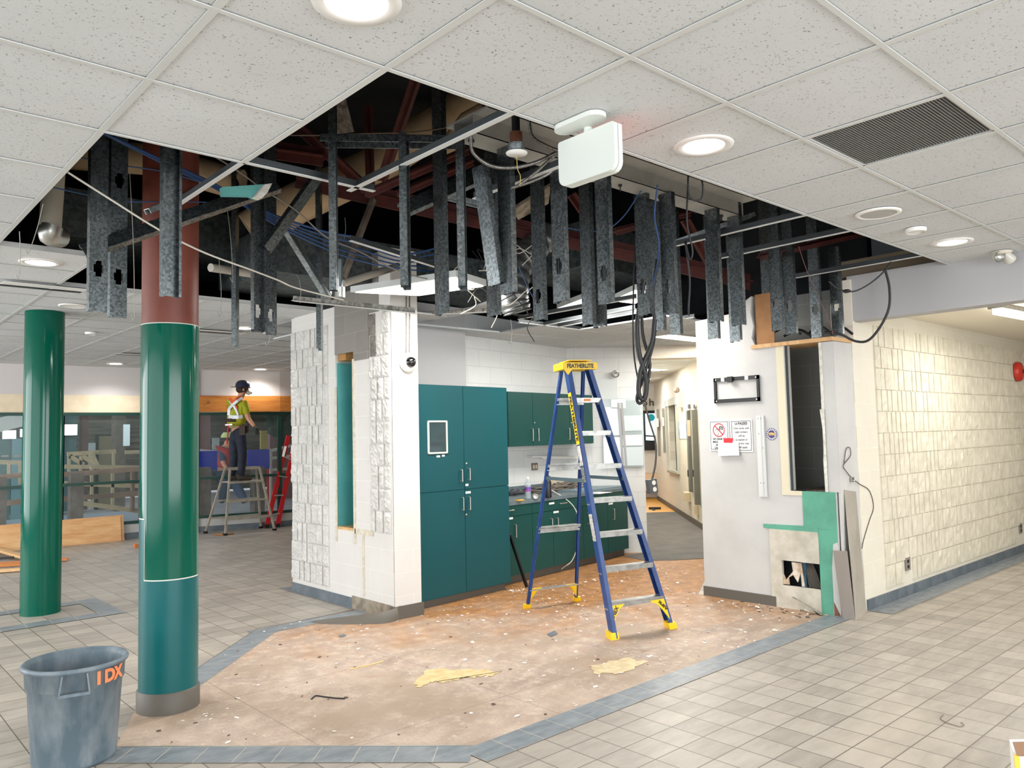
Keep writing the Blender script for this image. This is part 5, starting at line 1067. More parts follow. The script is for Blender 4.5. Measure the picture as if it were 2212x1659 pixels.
q = onz(1413,1100,.01); tag(obj('debris_bundle', MB().bar(q-V((.15,.1,0)), q+V((.15,.1,0)), .06, .03).bar(q-V((-.1,.1,-.02)), q+V((-.05,.1,.02)), .05, .04), BLACK), 'small dark bundle on the ochre corridor floor', 'debris')
# black bar leaning on cupboards
a, c = onl(1102,1158,O2+n2[:2]*.06,O2+d2[:2]+n2[:2]*.06), onz(1138,1268,.01); tag(obj('pry_bar', MB().bar(a, c, .035, .018, (1,0,0)).ball(a+V((0,0,.01)), .022, 8), mat('bar_black', (34,32,34), .4, .4)), 'black metal bar leaning against the base cupboards left of the ladder', 'bar')
# ================================================================= BLUE STEPLADDER
BLUE = mat('blue_fibreglass', (32,68,128), .45, c2=(26,56,110), scale=10); YEL = mat('ladder_yellow', (242,198,24), .45); TREAD = mat('tread_aluminium', (176,176,172), .4, .7, c2=(146,146,142), scale=14)
FL, FR, BL, BRr = onz(1322,1380), onz(1452,1356), onz(1137,1314), onz(1246,1298)
ZC = 2.155; TFL, TFR = onz(1222,795,ZC-.03), onz(1274,795,ZC-.03)
wv = unit(TFR-TFL); dv = unit(np.cross(V((0,0,1)), wv)); TBL, TBR = TFL+dv*.13-wv*.0, TFR+dv*.13
t = thing('stepladder', 'tall blue fibreglass stepladder with yellow cap, in the middle of the stripped floor', 'ladder', (FL+FR+BL+BRr)/4)
def rail_c(p, q, out, w, dep, m, name, flip=1):
    """channel rail from p to q; 'out' = outward width direction"""
    p, q = V(p), V(q); d = unit(q-p); o = unit(V(out)-d*(V(out)@d)); s = np.cross(d, o); mb = MB()
    mb.obox((p+q)/2, (q-p)/2, s*dep/2, o*.003); 
    for k in (-1, 1): mb.obox((p+q)/2+s*k*dep/2-o*w/2, (q-p)/2, s*.003, o*w/2)
    return obj(name, mb, m, t)
rail_c(FL, TFL, -wv, .032, .082, BLUE, 'front_rail'); rail_c(FR, TFR, wv, .032, .082, BLUE, 'front_rail')
rail_c(BL, TBL, -wv, .02, .036, BLUE, 'rear_rail'); rail_c(BRr, TBR, wv, .02, .036, BLUE, 'rear_rail')
fwd = -dv
for k in range(7):
    z = .265+k*.268; f = z/(ZC-.03); a, c = FL+(TFL-FL)*f, FR+(TFR-FR)*f; ctr = (a+c)/2; L = np.linalg.norm(c-a)/2-.005; w_ = unit(c-a)
    mb = MB().obox(ctr, w_*L, fwd*.042, (0,0,.004)); mb.obox(ctr+fwd*.042-V((0,0,.016)), w_*L, fwd*.002, (0,0,.018)); mb.obox(ctr-fwd*.042-V((0,0,.016)), w_*L, fwd*.002, (0,0,.018)); 
    for s in (-1, 1): mb.obox(ctr+w_*L*s-V((0,0,.02)), w_*.004, fwd*.03, (0,0,.03))
    o = obj('step', mb, TREAD, t)
    if k == 6: obj('warning_label', MB().obox(ctr+fwd*.0445-V((0,0,.014)), w_*.03, fwd*.0008, (0,0,.01)), mat('orange_label', (226,130,70), .5), o)
RM = (BL+BRr)/2; RT_ = (TBL+TBR)/2
def rz(v, u):
    q = RM.copy()
    for _ in range(6): q = att(u, v, RM+(RT_-RM)*min(1, max(0, q[2]/(ZC-.03))))
    return q[2]
for z in (rz(1268,1192), rz(1136,1205), rz(1003,1218), rz(862,1230)):
    f = z/(ZC-.03); a, c = BL+(TBL-BL)*f, BRr+(TBR-BRr)*f; mb = MB().bar(a, c, .05, .012)
    if z > .3: mb.bar(a+V((0,0,-.028)), c+V((0,0,-.028)), .012, .044); mb.bar(a+V((0,0,-.014))-dv*.02, c+V((0,0,-.014))-dv*.02, .02, .008)
    obj('rear_brace', mb, TREAD, t)
# spreader bars
for A, B, C_, D in ((FL,TFL,BL,TBL),(FR,TFR,BRr,TBR)):
    f = .57; a, c = A+(B-A)*f, C_+(D-C_)*f; mb = MB().bar(a, c, .006, .028); obj('spreader', mb, mat('spreader_grey', (88,106,112), .4, .5), t)
# cap
e0, e1 = TFL-wv*.045, TFR+wv*.045; mb = MB(); z0 = V((0,0,-.015)); h = V((0,0,.056))
mb.prism([e0-dv*.06+z0, e1-dv*.06+z0, e1+dv*.18+z0, e0+dv*.18+z0], h); mb.prism([e0-dv*.07+wv*.05+h*.95, e1-dv*.07-wv*.05+h*.95, e1+dv*.17-wv*.05+h*.95, e0+dv*.17+wv*.05+h*.95], h*.12)
mb.prism([TFL-wv*.035-dv*.05+z0, TFL+wv*.035-dv*.05+z0, TFL-dv*.05+V((0,0,-.06))], -dv*.012); cap = obj('top_cap', mb, YEL, t)
text('lettering', 'FEATHERLITE', .047, (e0+e1)/2-dv*.0615+V((0,0,.011)), wv, (0,0,1), INK, cap, .0006, bold=.0022, sx=.82)
g = MB(); [g.disc(e0+dv*(k*.05)-wv*.0+V((0,0,.02)), .008, -wv, .002, 10) for k in range(3)]; obj('rivets', g, STEEL, cap)
# rail stickers on the outer face of front left rail
d_ = unit(TFL-FL); out = unit(-wv-d_*(-wv@d_)); sdir = np.cross(d_, out); facew = -sdir if (-sdir)@dv < 0 else sdir
def rsticker(z0, z1, m, name, txt=None):
    a, c = FL+(TFL-FL)*(z0/(ZC-.03)), FL+(TFL-FL)*(z1/(ZC-.03)); ctr = (a+c)/2; L = np.linalg.norm(c-a)/2
    o1 = obj(name, MB().obox(ctr+out*.005, d_*L, sdir*.034, out*.001), m, t)
    o2 = MB().obox(ctr+facew*.045-out*.014, d_*L, facew*.0008, out*.015)
    if txt: text('lettering', txt, .062, ctr+out*.0065, -d_, np.cross(out, -d_), INK, o1, .0005, bold=.003, sx=1.0)
    return o1
st = rsticker(1.50, 1.92, YEL, 'yellow_sticker', 'FEATHERLITE'); rsticker(1.33, 1.49, mat('label_white', (220,218,212), .5, c2=(130,126,120), scale=60), 'instruction_label'); rsticker(1.20, 1.32, mat('label_grey', (90,92,92), .5, c2=(150,150,148), scale=70), 'instruction_label'); rsticker(.74, .95, MATS['label_white'], 'instruction_label')
# yellow boots and braces
for P, Q, R_, w2 in ((FL, TFL, FR, 1), (FR, TFR, FL, -1)):
    d = unit(Q-P); ww = unit(R_-P); obj('foot', MB().prism([P-ww*.03-dv*.05, P+ww*.05-dv*.05, P+ww*.05+dv*.05, P-ww*.03+dv*.05], d*.055), YEL, t)
    pts = [P+d*.08+ww*.015, P+d*.16+ww*.05, P+d*.215+ww*.09, P+d*.255+ww*.16, P+d*.255+ww*.05, P+d*.255+ww*.01]; br = obj('knee_brace', MB().prism([q-dv*.044 for q in pts], dv*.02), YEL, t)
    text('lettering', 'SHEX', .045, P+d*.20+ww*.045-dv*.0455, unit(d*.7+ww*.55) if w2 > 0 else unit(-d*.7-V(ww)*-1*-.55), (0,0,1) if 0 else np.cross(-dv*-1, unit(d*.7+ww*.55)) if w2 > 0 else np.cross(dv, unit(-d*.7-ww*.55)), INK, br, .0005, bold=.002)
for P, Q, R_ in ((BL, TBL, BRr), (BRr, TBR, BL)):
    d = unit(Q-P); ww = unit(R_-P); obj('foot', MB().prism([P-ww*.03-dv*.035, P+ww*.035-dv*.035, P+ww*.035+dv*.035, P-ww*.03+dv*.035], d*.045), YEL, t)
    pts = [P+d*.05+ww*.012, P+d*.12+ww*.045, P+d*.17+ww*.075, P+d*.205+ww*.13, P+d*.205+ww*.01]; obj('knee_brace', MB().prism([q-dv*.02 for q in pts], dv*.02), YEL, t)
# ================================================================= FLOOR LITTER, PEELED BASE, PLANKS, BOX
mb = MB(); path = smooth([(3.60,3.575,0),(3.46,3.60,0),(3.28,3.62,0),(3.05,3.66,0),(2.83,3.72,0)], 5); n_ = len(path); vs = []
pe = [onz(u,v) for u,v in ((866,1338),(840,1346),(800,1349),(760,1349),(720,1349),(688,1348))]; path = smooth(pe, 4); n_ = len(path)
for i, p in enumerate(path):
    f = i/(n_-1); hgt = .115*(1-f)**.8; lean = V((-.02, .10, 0))*f; vs += [V(p)+V((0,0,.003)), V(p)+V((0,0,hgt+.004))+lean*1.1]
mb.add(vs+[v+V((.003,.004,0)) for v in vs], [(2*i,2*i+2,2*i+3,2*i+1) for i in range(n_-1)]+[(2*n_+2*i+1,2*n_+2*i+3,2*n_+2*i+2,2*n_+2*i) for i in range(n_-1)]+[(2*i+1,2*i+3,2*n_+2*i+3,2*n_+2*i+1) for i in range(n_-1)], True)
tag(obj('peeled_baseboard', mb, KICK), 'strip of grey rubber baseboard peeling off the block pillar onto the floor', 'baseboard strip')
rnd = random.Random(12); chips = MB(); dark = MB()
def chip(mb, x, y, s):
    a = rnd.uniform(0, 6.3); u = V((math.cos(a), math.sin(a), 0)); w_ = V((-u[1], u[0], 0)); el = rnd.choice((.3,.5,1)); mb.obox((x, y, .004+s*.08), u*s+V((0,0,rnd.uniform(0,s*.25))), w_*s*el, (0,0,s*.10))
def inside(x, y): 
    c = False; j = len(CONC)-1
    for i in range(len(CONC)):
        if (CONC[i][1] > y) != (CONC[j][1] > y) and x < (CONC[j][0]-CONC[i][0])*(y-CONC[i][1])/(CONC[j][1]-CONC[i][1])+CONC[i][0]: c = not c
        j = i
    return c
for k in range(900):
    x, y = rnd.uniform(1, 7.6), rnd.uniform(.9, 4.2)
    if not inside(x, y): continue
    if x > 3.55 and y > 3.55 and y > 3.8: continue
    pr = .25+.75*min(1, max(0, (x-2.5)/2.5))
    if rnd.random() < pr: chip(chips, x, y, rnd.choice((.004,.006,.006,.009,.013)))
for cx_, cy_, s, n in ((5.25,3.72,.1,60),(4.9,2.8,.25,45),(6.1,1.55,.12,30),(4.0,3.55,.15,25),(5.4,3.3,.3,40),(6.1,1.15,.1,30),(1.5,2.5,.08,12)):
    for k in range(n): x, y = rnd.gauss(cx_, s), rnd.gauss(cy_, s); inside(x, y) and chip(chips, x, y, rnd.choice((.004,.006,.010)))
tag(obj('plaster_chips', chips, mat('chip_white', (232,228,220), .8)), 'white plaster chips and flakes scattered over the stripped floor', 'debris', None, 'stuff')
for k in range(110):
    x, y = rnd.uniform(1, 7), rnd.uniform(.9, 4); inside(x, y) and chip(dark, x, y, rnd.choice((.004,.006,.008,.011)))
for k in range(50): x, y = rnd.gauss(6.1, .08), rnd.gauss(1.3, .35); inside(x, y) and chip(dark, x, y, rnd.choice((.007,.011,.016)))
tag(obj('dark_crumbs', dark, mat('crumb_brown', (88,74,62), .9)), 'dark crumbs and glue scraps scattered over the stripped floor', 'debris', None, 'stuff')
def jag(pts, n=7, a=5):
    r = random.Random(len(pts)); out = []
    for (x0,y0),(x1,y1) in zip(pts, pts[1:]+pts[:1]):
        for k in range(n): t_ = k/n; out.append((x0+(x1-x0)*t_+(r.uniform(-a,a) if k else 0), y0+(y1-y0)*t_+(r.uniform(-a,a)*.5 if k else 0)))
    return out
def flat(name, pts, m, lab, cat='scrap', th=.004):
    if name == 'glue_patch': pts = jag(list(pts))
    return tag(obj(name, MB().prism([onz(u,v)+V((0,0,.004)) for u,v in pts], (0,0,th)), m), lab, cat)
flat('glue_patch', ((893,1480),(925,1448),(1010,1447),(1085,1452),(1060,1462),(1000,1466),(960,1475),(930,1474),(910,1486)), mat('dried_glue', (216,190,140), .7, c2=(196,168,118), scale=14), 'pale yellow patch of dried levelling compound on the stripped floor', 'glue patch', .002)
flat('glue_patch', ((1270,1440),(1355,1422),(1400,1432),(1340,1455),(1290,1458)), mat('dried_glue_pale', (212,194,156), .7, c2=(188,170,132), scale=12), 'second pale patch on the floor right below the ladder foot', 'glue patch', .002)
flat('grey_scrap', ((732,1375),(742,1371),(748,1374),(738,1378)), SLATEB, 'small grey scrap on the floor in front of the pillar'); flat('grey_scrap', ((1182,1372),(1198,1364),(1204,1370),(1190,1377)), SLATEB, 'small grey scrap on the floor left of the front ladder foot')
cable([onz(u,v)+V((0,0,.006)) for u,v in ((755,1448),(790,1440),(815,1434),(828,1430))], .006, MATS['dried_glue'], 'curled tan shaving on the floor in the centre foreground', 'scrap', 'wood_shaving')
cable([onz(u,v)+V((0,0,.004)) for u,v in ((2038,1545),(2031,1553),(2044,1562),(2062,1568),(2074,1571),(2082,1567),(2076,1562))], .0022, mat('wire_grey', (120,110,100), .6), 'thin curled wire lying on the tiles at lower right', 'wire', 'floor_wire')
cable([onz(u,v)+V((0,0,.005)) for u,v in ((673,1512),(682,1505),(700,1507),(725,1510),(745,1511))], .005, BLACK, 'short black wire end on the floor right of the big column', 'wire', 'floor_wire')
q = [onz(1712,1290,.12), onz(1778,1328,.01)]; tag(obj('angle_scrap', MB().bar(q[0], q[1], .03, .006), ALU), 'bent metal angle strip leaning below the hole in the drywall', 'scrap')
for k, (u, v) in enumerate(((1745,1300),(1752,1308),(1738,1310),(1760,1315))): cable([onz(u,v-30,.12), onz(u-4,v,.03), onz(u+10,v+12,.008)], .004, BKC if k % 2 else WHC, 'wires spilling out at the foot of the drywall patch', 'wire', 'spilled_wire', 'wires at the foot of the drywall patch')
# plywood and planks at left
a, c = onz(-60,1198), onz(262,1168); b0 = unit(c-a); nn = V((-b0[1], b0[0], 0)); hh = .42
ztp = att(258,1117,c+nn*.1)[2]
for k, (off, e, lab) in enumerate(((0,0,'front plywood sheet leaning at the glazed wall on the left'),(.03,.09,'second plywood sheet just behind the leaning front sheet'))):
    p0, p1 = a+nn*off, c+nn*off+b0*e*.6; up = unit(V((0,0,1))*1+nn*.22); tag(obj('plywood_sheet', MB().prism([p0, p1, p1+up*(ztp+.02+.02*k), p0+up*(ztp+.02)], nn*.018), PLY), lab, 'plywood')
q = onz(160,1172)-nn*.08; tag(obj('wood_block', MB().obox(q+V((0,0,.05)), b0*.09, nn*.03, (0,0,.03)), WOOD), 'small pale wood block leaning on the plywood sheets', 'wood block')
q = onz(303,1182); tag(obj('wood_block', MB().obox(q+V((0,0,.03)), (.09,.0,0), (0,.05,0), (0,0,.03)), mat('orange_wood', (196,120,66), .6)), 'short orange wood offcut left of the big column', 'wood block')
for k, (u0,v0,u1,v1,w_,m_,lab) in enumerate(((-30,1188,60,1215,.09,WOOD,'pale plank crossing the pile at the left edge'),(-20,1224,147,1212,.07,MATS['orange_wood'],'orange plank poking out right of the rear column'),(-30,1240,55,1234,.08,WOOD,'lowest pale plank in the pile at the left edge'),(-20,1212,30,1209,.04,BLACK,'thin dark strip in the plank pile at the left edge'),(-30,1228,70,1222,.05,DWOOD,'brown batten in the middle of the plank pile'))):
    a, c = onz(u0,v0), onz(u1,v1); zz = V((0,0,.03+.03*(k == 0))); tag(obj('plank', MB().bar(a+zz, c+zz+V((0,0,.0)), w_, .035), m_), lab, 'plank')
cable([onz(u,v)+V((0,0,.012)) for u,v in ((463,1157),(485,1156),(505,1154))], .012, DWOOD, 'thin wood splinter on the floor under the aluminium trestle', 'plank', 'wood_strip')
# box at the lower right corner
q = onz(2192,1632,.22); t = thing('cardboard_box', 'corner of a white box with yellow edge at the lower right corner', 'box', (q[0], q[1], 0)); ex_ = unit([.74,-.67,0]); ey_ = unit([.93,.36,0])
C0 = V((q[0], q[1], 0)); obj('box_body', MB().prism([C0, C0+ex_*.3, C0+ex_*.3+ey_*.2, C0+ey_*.2], (0,0,.215)), mat('box_white', (230,230,228), .5), t)
obj('yellow_edge', MB().prism([C0-ex_*.002-ey_*.002, C0+ex_*.02-ey_*.002, C0+ex_*.02+ey_*.02, C0-ex_*.002+ey_*.02], (0,0,.218)), mat('box_yellow', (240,180,60), .5), t)
obj('brown_flap', MB().prism([C0+V((0,0,.217))+ex_*.01, C0+ex_*.3+V((0,0,.217)), C0+ex_*.3+ey_*.06+V((0,0,.25)), C0+ey_*.06+V((0,0,.25))], (0,0,.004)), mat('box_brown', (128,98,74), .7), t)
# ================================================================= TRESTLE AND RED LADDER
AL2 = mat('trestle_alu', (196,188,172), .4, .5, c2=(170,162,148), scale=8)
tf = [V((5.02,11.70,0)), V((5.12,11.08,0)), V((6.0,11.06,0)), V((6.0,11.62,0))]
def trest(u0, v0): return None
W0 = (5.55, 11.35)
top = [att(474,1012,(5.25,11.45)), att(478,1013,(5.25,11.32)), att(570,1011,(5.82,11.30)), att(562,1007,(5.82,11.45))]
t = thing('trestle_ladder', 'short aluminium trestle ladder the worker stands on', 'ladder', (5.55,11.38,0)); tz = 1.12
tops = [V((5.27,11.46,tz)), V((5.30,11.32,tz)), V((5.83,11.30,tz)), V((5.83,11.44,tz))]
for a, c in zip(tf, tops): obj('leg', MB().bar(a+V((0,0,.02)), c, .045, .028, (1,0,0)), AL2, t); obj('rubber_foot', MB().obox(a+V((0,0,.018)), (.03,0,0), (0,.03,0), (0,0,.018)), BLACK, t)
obj('top_rail', MB().bar(tops[1], tops[2], .03, .05), AL2, t); obj('top_rail', MB().bar(tops[0], tops[3], .03, .05), AL2, t)
for z in (.26, .56, .88):
    f = z/tz; a, c = tf[1]+(tops[1]-tf[1])*f, tf[2]+(tops[2]-tf[2])*f; b_, d = tf[0]+(tops[0]-tf[0])*f, tf[3]+(tops[3]-tf[3])*f
    obj('step', MB().bar(a, c, .085, .03), AL2, t)
    if z < .8: obj('rear_step', MB().bar(b_, d, .04, .03), AL2, t)
    else: obj('platform', MB().prism([a, c, d, b_], (0,0,.02)), AL2, t)
RED = mat('red_fibreglass', (196,26,36), .4); t = thing('red_ladder', 'red ladder leaning at the glazed wall beside the block pillar', 'ladder', (6.4,11.5,0))
ra = [(att(576,1137,(6.25,11.45)), att(622,945,(6.75,11.45))), (att(599,1130,(6.42,11.40)), att(637,955,(6.85,11.42)))]
for a, c in ra: a = V((a[0],a[1],.02)); obj('rail', MB().bar(a, c+(c-a)*.02, .03, .08, (1,0,0)), RED, t); obj('foot', MB().obox(a+V((0,0,.02)), (.035,0,0), (0,.035,0), (0,0,.03)), BLACK, t)
for f in (.12,.34,.56,.78): a = ra[0][0]+(ra[0][1]-ra[0][0])*f; c = ra[1][0]+(ra[1][1]-ra[1][0])*(f); obj('rung', MB().bar(a, c, .05, .02), ALU, t)
a, c = ra[0]; q = a+(c-a)*.84; obj('label', MB().obox(q-V((.02,.03,0))*1.2, unit(c-a)*.1, (.02,-.01,0), (.002,.004,0)), PLATE, t)
# ================================================================= PEOPLE
def skinmesh(name, nodes, edges, m, parent, root, lvl=2):
    ids = list(nodes); off = np.array(parent.location) if parent is not None else np.zeros(3); q = parent.parent if parent is not None else None
    while q is not None: off = off+np.array(q.location); q = q.parent
    me = bpy.data.meshes.new(name); me.from_pydata([tuple(V(nodes[i][0])-off) for i in ids], [(ids.index(a), ids.index(b)) for a, b in edges], []); me.materials.append(m)
    o = bpy.data.objects.new(name, me); COL.objects.link(o); o.parent = parent
    o.modifiers.new('skin', 'SKIN'); 
    for k, i in enumerate(ids):
        r = nodes[i][1]; r = r if hasattr(r, '__len__') else (r, r); me.skin_vertices[0].data[k].radius = r; me.skin_vertices[0].data[k].use_root = (i == root)
    o.modifiers['skin'].use_smooth_shade = True; sb = o.modifiers.new('sub', 'SUBSURF'); sb.levels = lvl; sb.render_levels = lvl
    return o
DW = float(RC[2]@(V((5.5,11.34,1.5))-CAM)); Rr, Rd, Rf = RC; 
def wp(u, v, dd=0.): return atd(u, v, DW+dd)
SKIN = mat('skin', (206,150,120), .55); VEST = mat('hi_vis_yellow', (176,178,22), .7, c2=(150,154,18), scale=9); REFL = mat('reflective', (232,236,240), .3); JEAN = mat('dark_jeans', (28,34,48), .85, c2=(40,46,62), scale=8); LEATH = mat('tool_leather', (58,42,34), .7); BOOT = mat('work_boot', (74,66,58), .7, c2=(56,48,42), scale=9); HELM = mat('navy_helmet', (40,48,70), .25); ORG = mat('hi_vis_orange', (226,92,40), .6); GLOVE = mat('glove_dark', (58,58,54), .8)
base = wp(515,1042); base[2] = .90
P = thing('person', 'worker in yellow high-visibility shirt and navy helmet standing on the trestle', 'person', base)
n_ = {'hip':(wp(513,940),.10),'waist':(wp(510,915),(.105,.085)),'chest':(wp(509,885),(.12,.09)),'neckb':(wp(512,868),.08),'neck':(wp(518,860,-.0),.052),'jaw':(wp(523,852,.0),.062),'head':(wp(524,840,.0),.092),'crown':(wp(523,830),.08),
 'shR':(wp(528,872,-.08),.062),'elR':(wp(536,904,-.10),.045),'wrR':(wp(550,922,-.10),.03),'shL':(wp(498,872,.10),.062),'elL':(wp(503,903,.22),.045),'wrL':(wp(516,915,.32),.03),
 'hpR':(wp(521,940,-.06),.085),'knR':(wp(524,985,-.07),.062),'anR':(wp(519,1030,-.02),.04),'hpL':(wp(506,940,.07),.085),'knL':(wp(506,988,.05),.062),'anL':(wp(500,1030,.06),.04)}
e_ = [('hip','waist'),('waist','chest'),('chest','neckb'),('neckb','neck'),('neck','jaw'),('jaw','head'),('head','crown'),('chest','shR'),('shR','elR'),('elR','wrR'),('chest','shL'),('shL','elL'),('elL','wrL'),('hip','hpR'),('hpR','knR'),('knR','anR'),('hip','hpL'),('hpL','knL'),('knL','anL')]
body = skinmesh('body', n_, e_, SKIN, P, 'hip')
f = unit(Rr*.86+Rf*.5); f[2] = 0; f = unit(f); side = np.cross(f, V((0,0,1)))     # facing direction
hc = n_['head'][0]+V((0,0,-.01))
face = MB(); face.ball(hc+f*.092+V((0,0,-.012)), .016, 8, (1,1,1.4)); obj('nose', face, SKIN, P)
for s in (-1, 1): obj('eye', MB().ball(hc+f*.084+side*s*.032+V((0,0,.012)), .012, 8), mat('eye_dark', (30,24,22), .3), P); obj('ear', MB().ball(hc+side*s*.088+V((0,0,-.01)), .028, 8, (.7,.5,1.1)), SKIN, P)
obj('hair', MB().ball(hc-f*.02+V((0,0,-.0)), .096, 14, (1,1,.8)), mat('hair_brown', (50,36,28), .8), P)
h = MB(); hb = hc+V((0,0,.035)); u_ = V((0,0,1)); b0 = len(h.v)
h.lathe([(.128,0),(.127,.03),(.118,.07),(.095,.105),(.05,.128),(0,.134)], hb, 24, unit(u_+f*.05)); h.lathe([(.12,-.004),(.142,-.006),(.142,.004),(.12,.004)], hb, 24, unit(u_+f*.05)); h.prism([hb+side*.07-f*.11, hb-side*.07-f*.11, hb-side*.04-f*.2+V((0,0,.005)), hb+side*.04-f*.2+V((0,0,.005))], (0,0,.008)); obj('helmet', h, HELM, P)
mk = MB().ball(hc+f*.10+V((0,0,-.055)), .045, 12, (1,1,1)); mk.ball(hc+f*.135+V((0,0,-.06))+side*.03, .028, 10); obj('respirator', mk, mat('mask_grey', (196,190,182), .6), P)
sh = {'v':(n_['waist'][0]+V((0,0,-.06)),(.175,.15)),'w':(n_['waist'][0]+V((0,0,.04)),(.18,.15)),'c':(n_['chest'][0],(.20,.15)),'n':(n_['neckb'][0]+V((0,0,-.01)),.10),'sR':(n_['shR'][0],.082),'eR':(n_['shR'][0]+(n_['elR'][0]-n_['shR'][0])*.78,.068),'sL':(n_['shL'][0],.08),'eL':(n_['shL'][0]+(n_['elL'][0]-n_['shL'][0])*.75,.066)}
skinmesh('shirt', sh, [('v','w'),('w','c'),('c','n'),('c','sR'),('sR','eR'),('c','sL'),('sL','eL')], VEST, P, 'c')
bk = -Rf; 
def patch(u, v, u2, v2, w, m, nm, o=-.175): return obj(nm, MB().bar(wp(u,v,o), wp(u2,v2,o), .012, w, (Rr if abs(u-u2) < 3 else V((0,0,1)))), m, P)
def sband(pts, w, m, nm):
    mb = MB()
    for a, c in zip(pts[:-1], pts[1:]): 
        pa, pc = wp(*a), wp(*c); d = unit(pc-pa); s = unit(np.cross(d, -Rf)); mb.obox((pa+pc)/2, (pc-pa)*.54, s*w/2, Rf*.006)
    return obj(nm, mb, m, P)
for (p1, w, m, nm) in (([(494,900,-.10),(503,901,-.165),(515,901,-.165),(524,900,-.12)],.062,REFL,'reflective_belt_band'),([(496,866,-.10),(504,876,-.165),(510,886,-.165),(514,896,-.16)],.035,REFL,'reflective_strap'),([(524,859,-.10),(513,866,-.165),(503,874,-.17),(494,884,-.10)],.045,REFL,'reflective_strap'),([(495,882,-.1),(494,896,-.1)],.05,REFL,'reflective_strap'),([(496,861,-.09),(505,873,-.155),(511,884,-.158)],.055,ORG,'orange_trim'),([(522,857,-.09),(512,863,-.158),(501,871,-.16)],.062,ORG,'orange_trim')): sband(p1, w, m, nm)
tr = {'w':(n_['waist'][0]+V((0,0,-.06)),(.15,.12)),'h':(n_['hip'][0],(.15,.13)),'a':(n_['hpR'][0]+V((0,0,-.03)),.10),'b':(n_['knR'][0],.08),'c':(n_['anR'][0]+V((0,0,.0)),.072),'d':(n_['hpL'][0]+V((0,0,-.03)),.10),'e':(n_['knL'][0],.08),'g':(n_['anL'][0],.072)}
skinmesh('trousers', tr, [('w','h'),('h','a'),('a','b'),('b','c'),('h','d'),('d','e'),('e','g')], JEAN, P, 'h')
skinmesh('undershirt_hem', {'a':(wp(509,917),(.155,.13)),'b':(wp(509,926),(.16,.135))}, [('a','b')], mat('hem_tan', (170,160,120), .8), P, 'a')
tb = MB(); wc = wp(510,908); tb.lathe([(.165,-.03),(.17,-.03),(.17,.03),(.165,.03)], wc, 24, sx=1.05, sy=.85)
for u, v, dd in ((530,925,-.1),(524,930,-.17),(488,924,-.05)): tb.obox(wp(u,v,dd), Rr*.05, Rf*.03, (0,0,.08))
obj('tool_belt', tb, LEATH, P); hm = MB().tube([wp(494,915,-.2), wp(490,960,-.2)], .012, 8); obj('hammer_handle', hm, RED, P); obj('hammer_head', MB().bar(wp(487,918,-.2), wp(502,917,-.2), .022, .022), STEEL, P)
for a_, s_ in (('anR', 1), ('anL', -1)):
    q = n_[a_][0].copy(); q[2] = .90; bo = skinmesh('boot', {'a':(V(q)+V((0,0,.14)),.062),'b':(V(q)+V((0,0,.055)),.055),'c':(V(q)+f*.12+V((0,0,.045)),.048),'d':(V(q)+f*.21+V((0,0,.04)),.042),'e':(V(q)-f*.05+V((0,0,.045)),.045)}, [('a','b'),('b','c'),('c','d'),('b','e')], BOOT, P, 'b')
def hand(w, d, m, parent, sd):
    """glove: palm plus five fingers, d = pointing direction, sd = thumb side"""
    w = V(w); d = unit(d); sd = unit(V(sd)-d*(V(sd)@d)); nodes = {'w':(w,.03),'p':(w+d*.05,(.042,.022)),'q':(w+d*.085,(.044,.02))}; edges = [('w','p'),('p','q')]
    nrm = np.cross(d, sd)
    for k, (o, L) in enumerate(((.028,.075),(.01,.085),(-.01,.08),(-.028,.062))):
        a, b_ = 'f%d' % k, 'g%d' % k; nodes[a] = (w+d*(.09+L*.5)+sd*o+nrm*.008, .0105); nodes[b_] = (w+d*(.09+L*.85)+sd*o*1.1+nrm*.03, .009); nodes['h%d' % k] = (w+d*.092+sd*o, .0125); edges += [('q','h%d' % k), ('h%d' % k,a),(a,b_)]
    nodes['t'] = (w+d*.04+sd*.045, .013); nodes['u'] = (w+d*.08+sd*.062+nrm*.01, .011); edges += [('p','t'),('t','u')]
    return skinmesh('glove', nodes, edges, m, parent, 'p', 1)
hand(n_['wrR'][0], wp(556,936,-.1)-n_['wrR'][0], GLOVE, P, f); hand(n_['wrL'][0], f+V((0,0,-.4)), GLOVE, P, V((0,0,1)))
# second worker behind the glass
D2 = float(RC[2]@(V((5.95,13.25,1.))-CAM)); w2 = lambda u, v, dd=0.: atd(u, v, D2+dd)
g0 = w2(500,1100); g0[2] = -.05; P2 = thing('person', 'worker in red vest and blue jeans bending behind the glass, below the yellow-shirted worker', 'person', g0)
NAVY = mat('navy_shirt', (52,66,98), .8); RV = mat('red_vest', (170,40,52), .7); HIV = mat('hi_vis_helmet', (206,226,150), .5)
m_ = {'hip':(w2(486,1018),.14),'chest':(w2(488,978),(.17,.14)),'neck':(w2(492,962),.06),'head':(w2(493,950),.10),'shL':(w2(480,972,-.1),.07),'elL':(w2(482,1000,-.2),.05),'wrL':(w2(492,1016,-.28),.035),'shR':(w2(498,972,.15),.07),'elR':(w2(505,995,.3),.05),'wrR':(w2(510,1012,.3),.035),
 'kL':(w2(484,1055,-.08),.075),'aL':(w2(478,1088,-.02),.05),'kR':(w2(518,1062,.08),.075),'aR':(w2(531,1088,.02),.05),'hL':(w2(482,1024,-.06),.1),'hR':(w2(496,1024,.06),.1)}
skinmesh('body', m_, [('hip','chest'),('chest','neck'),('neck','head'),('chest','shL'),('shL','elL'),('elL','wrL'),('chest','shR'),('shR','elR'),('elR','wrR'),('hip','hL'),('hL','kL'),('kL','aL'),('hip','hR'),('hR','kR'),('kR','aR')], SKIN, P2, 'hip')
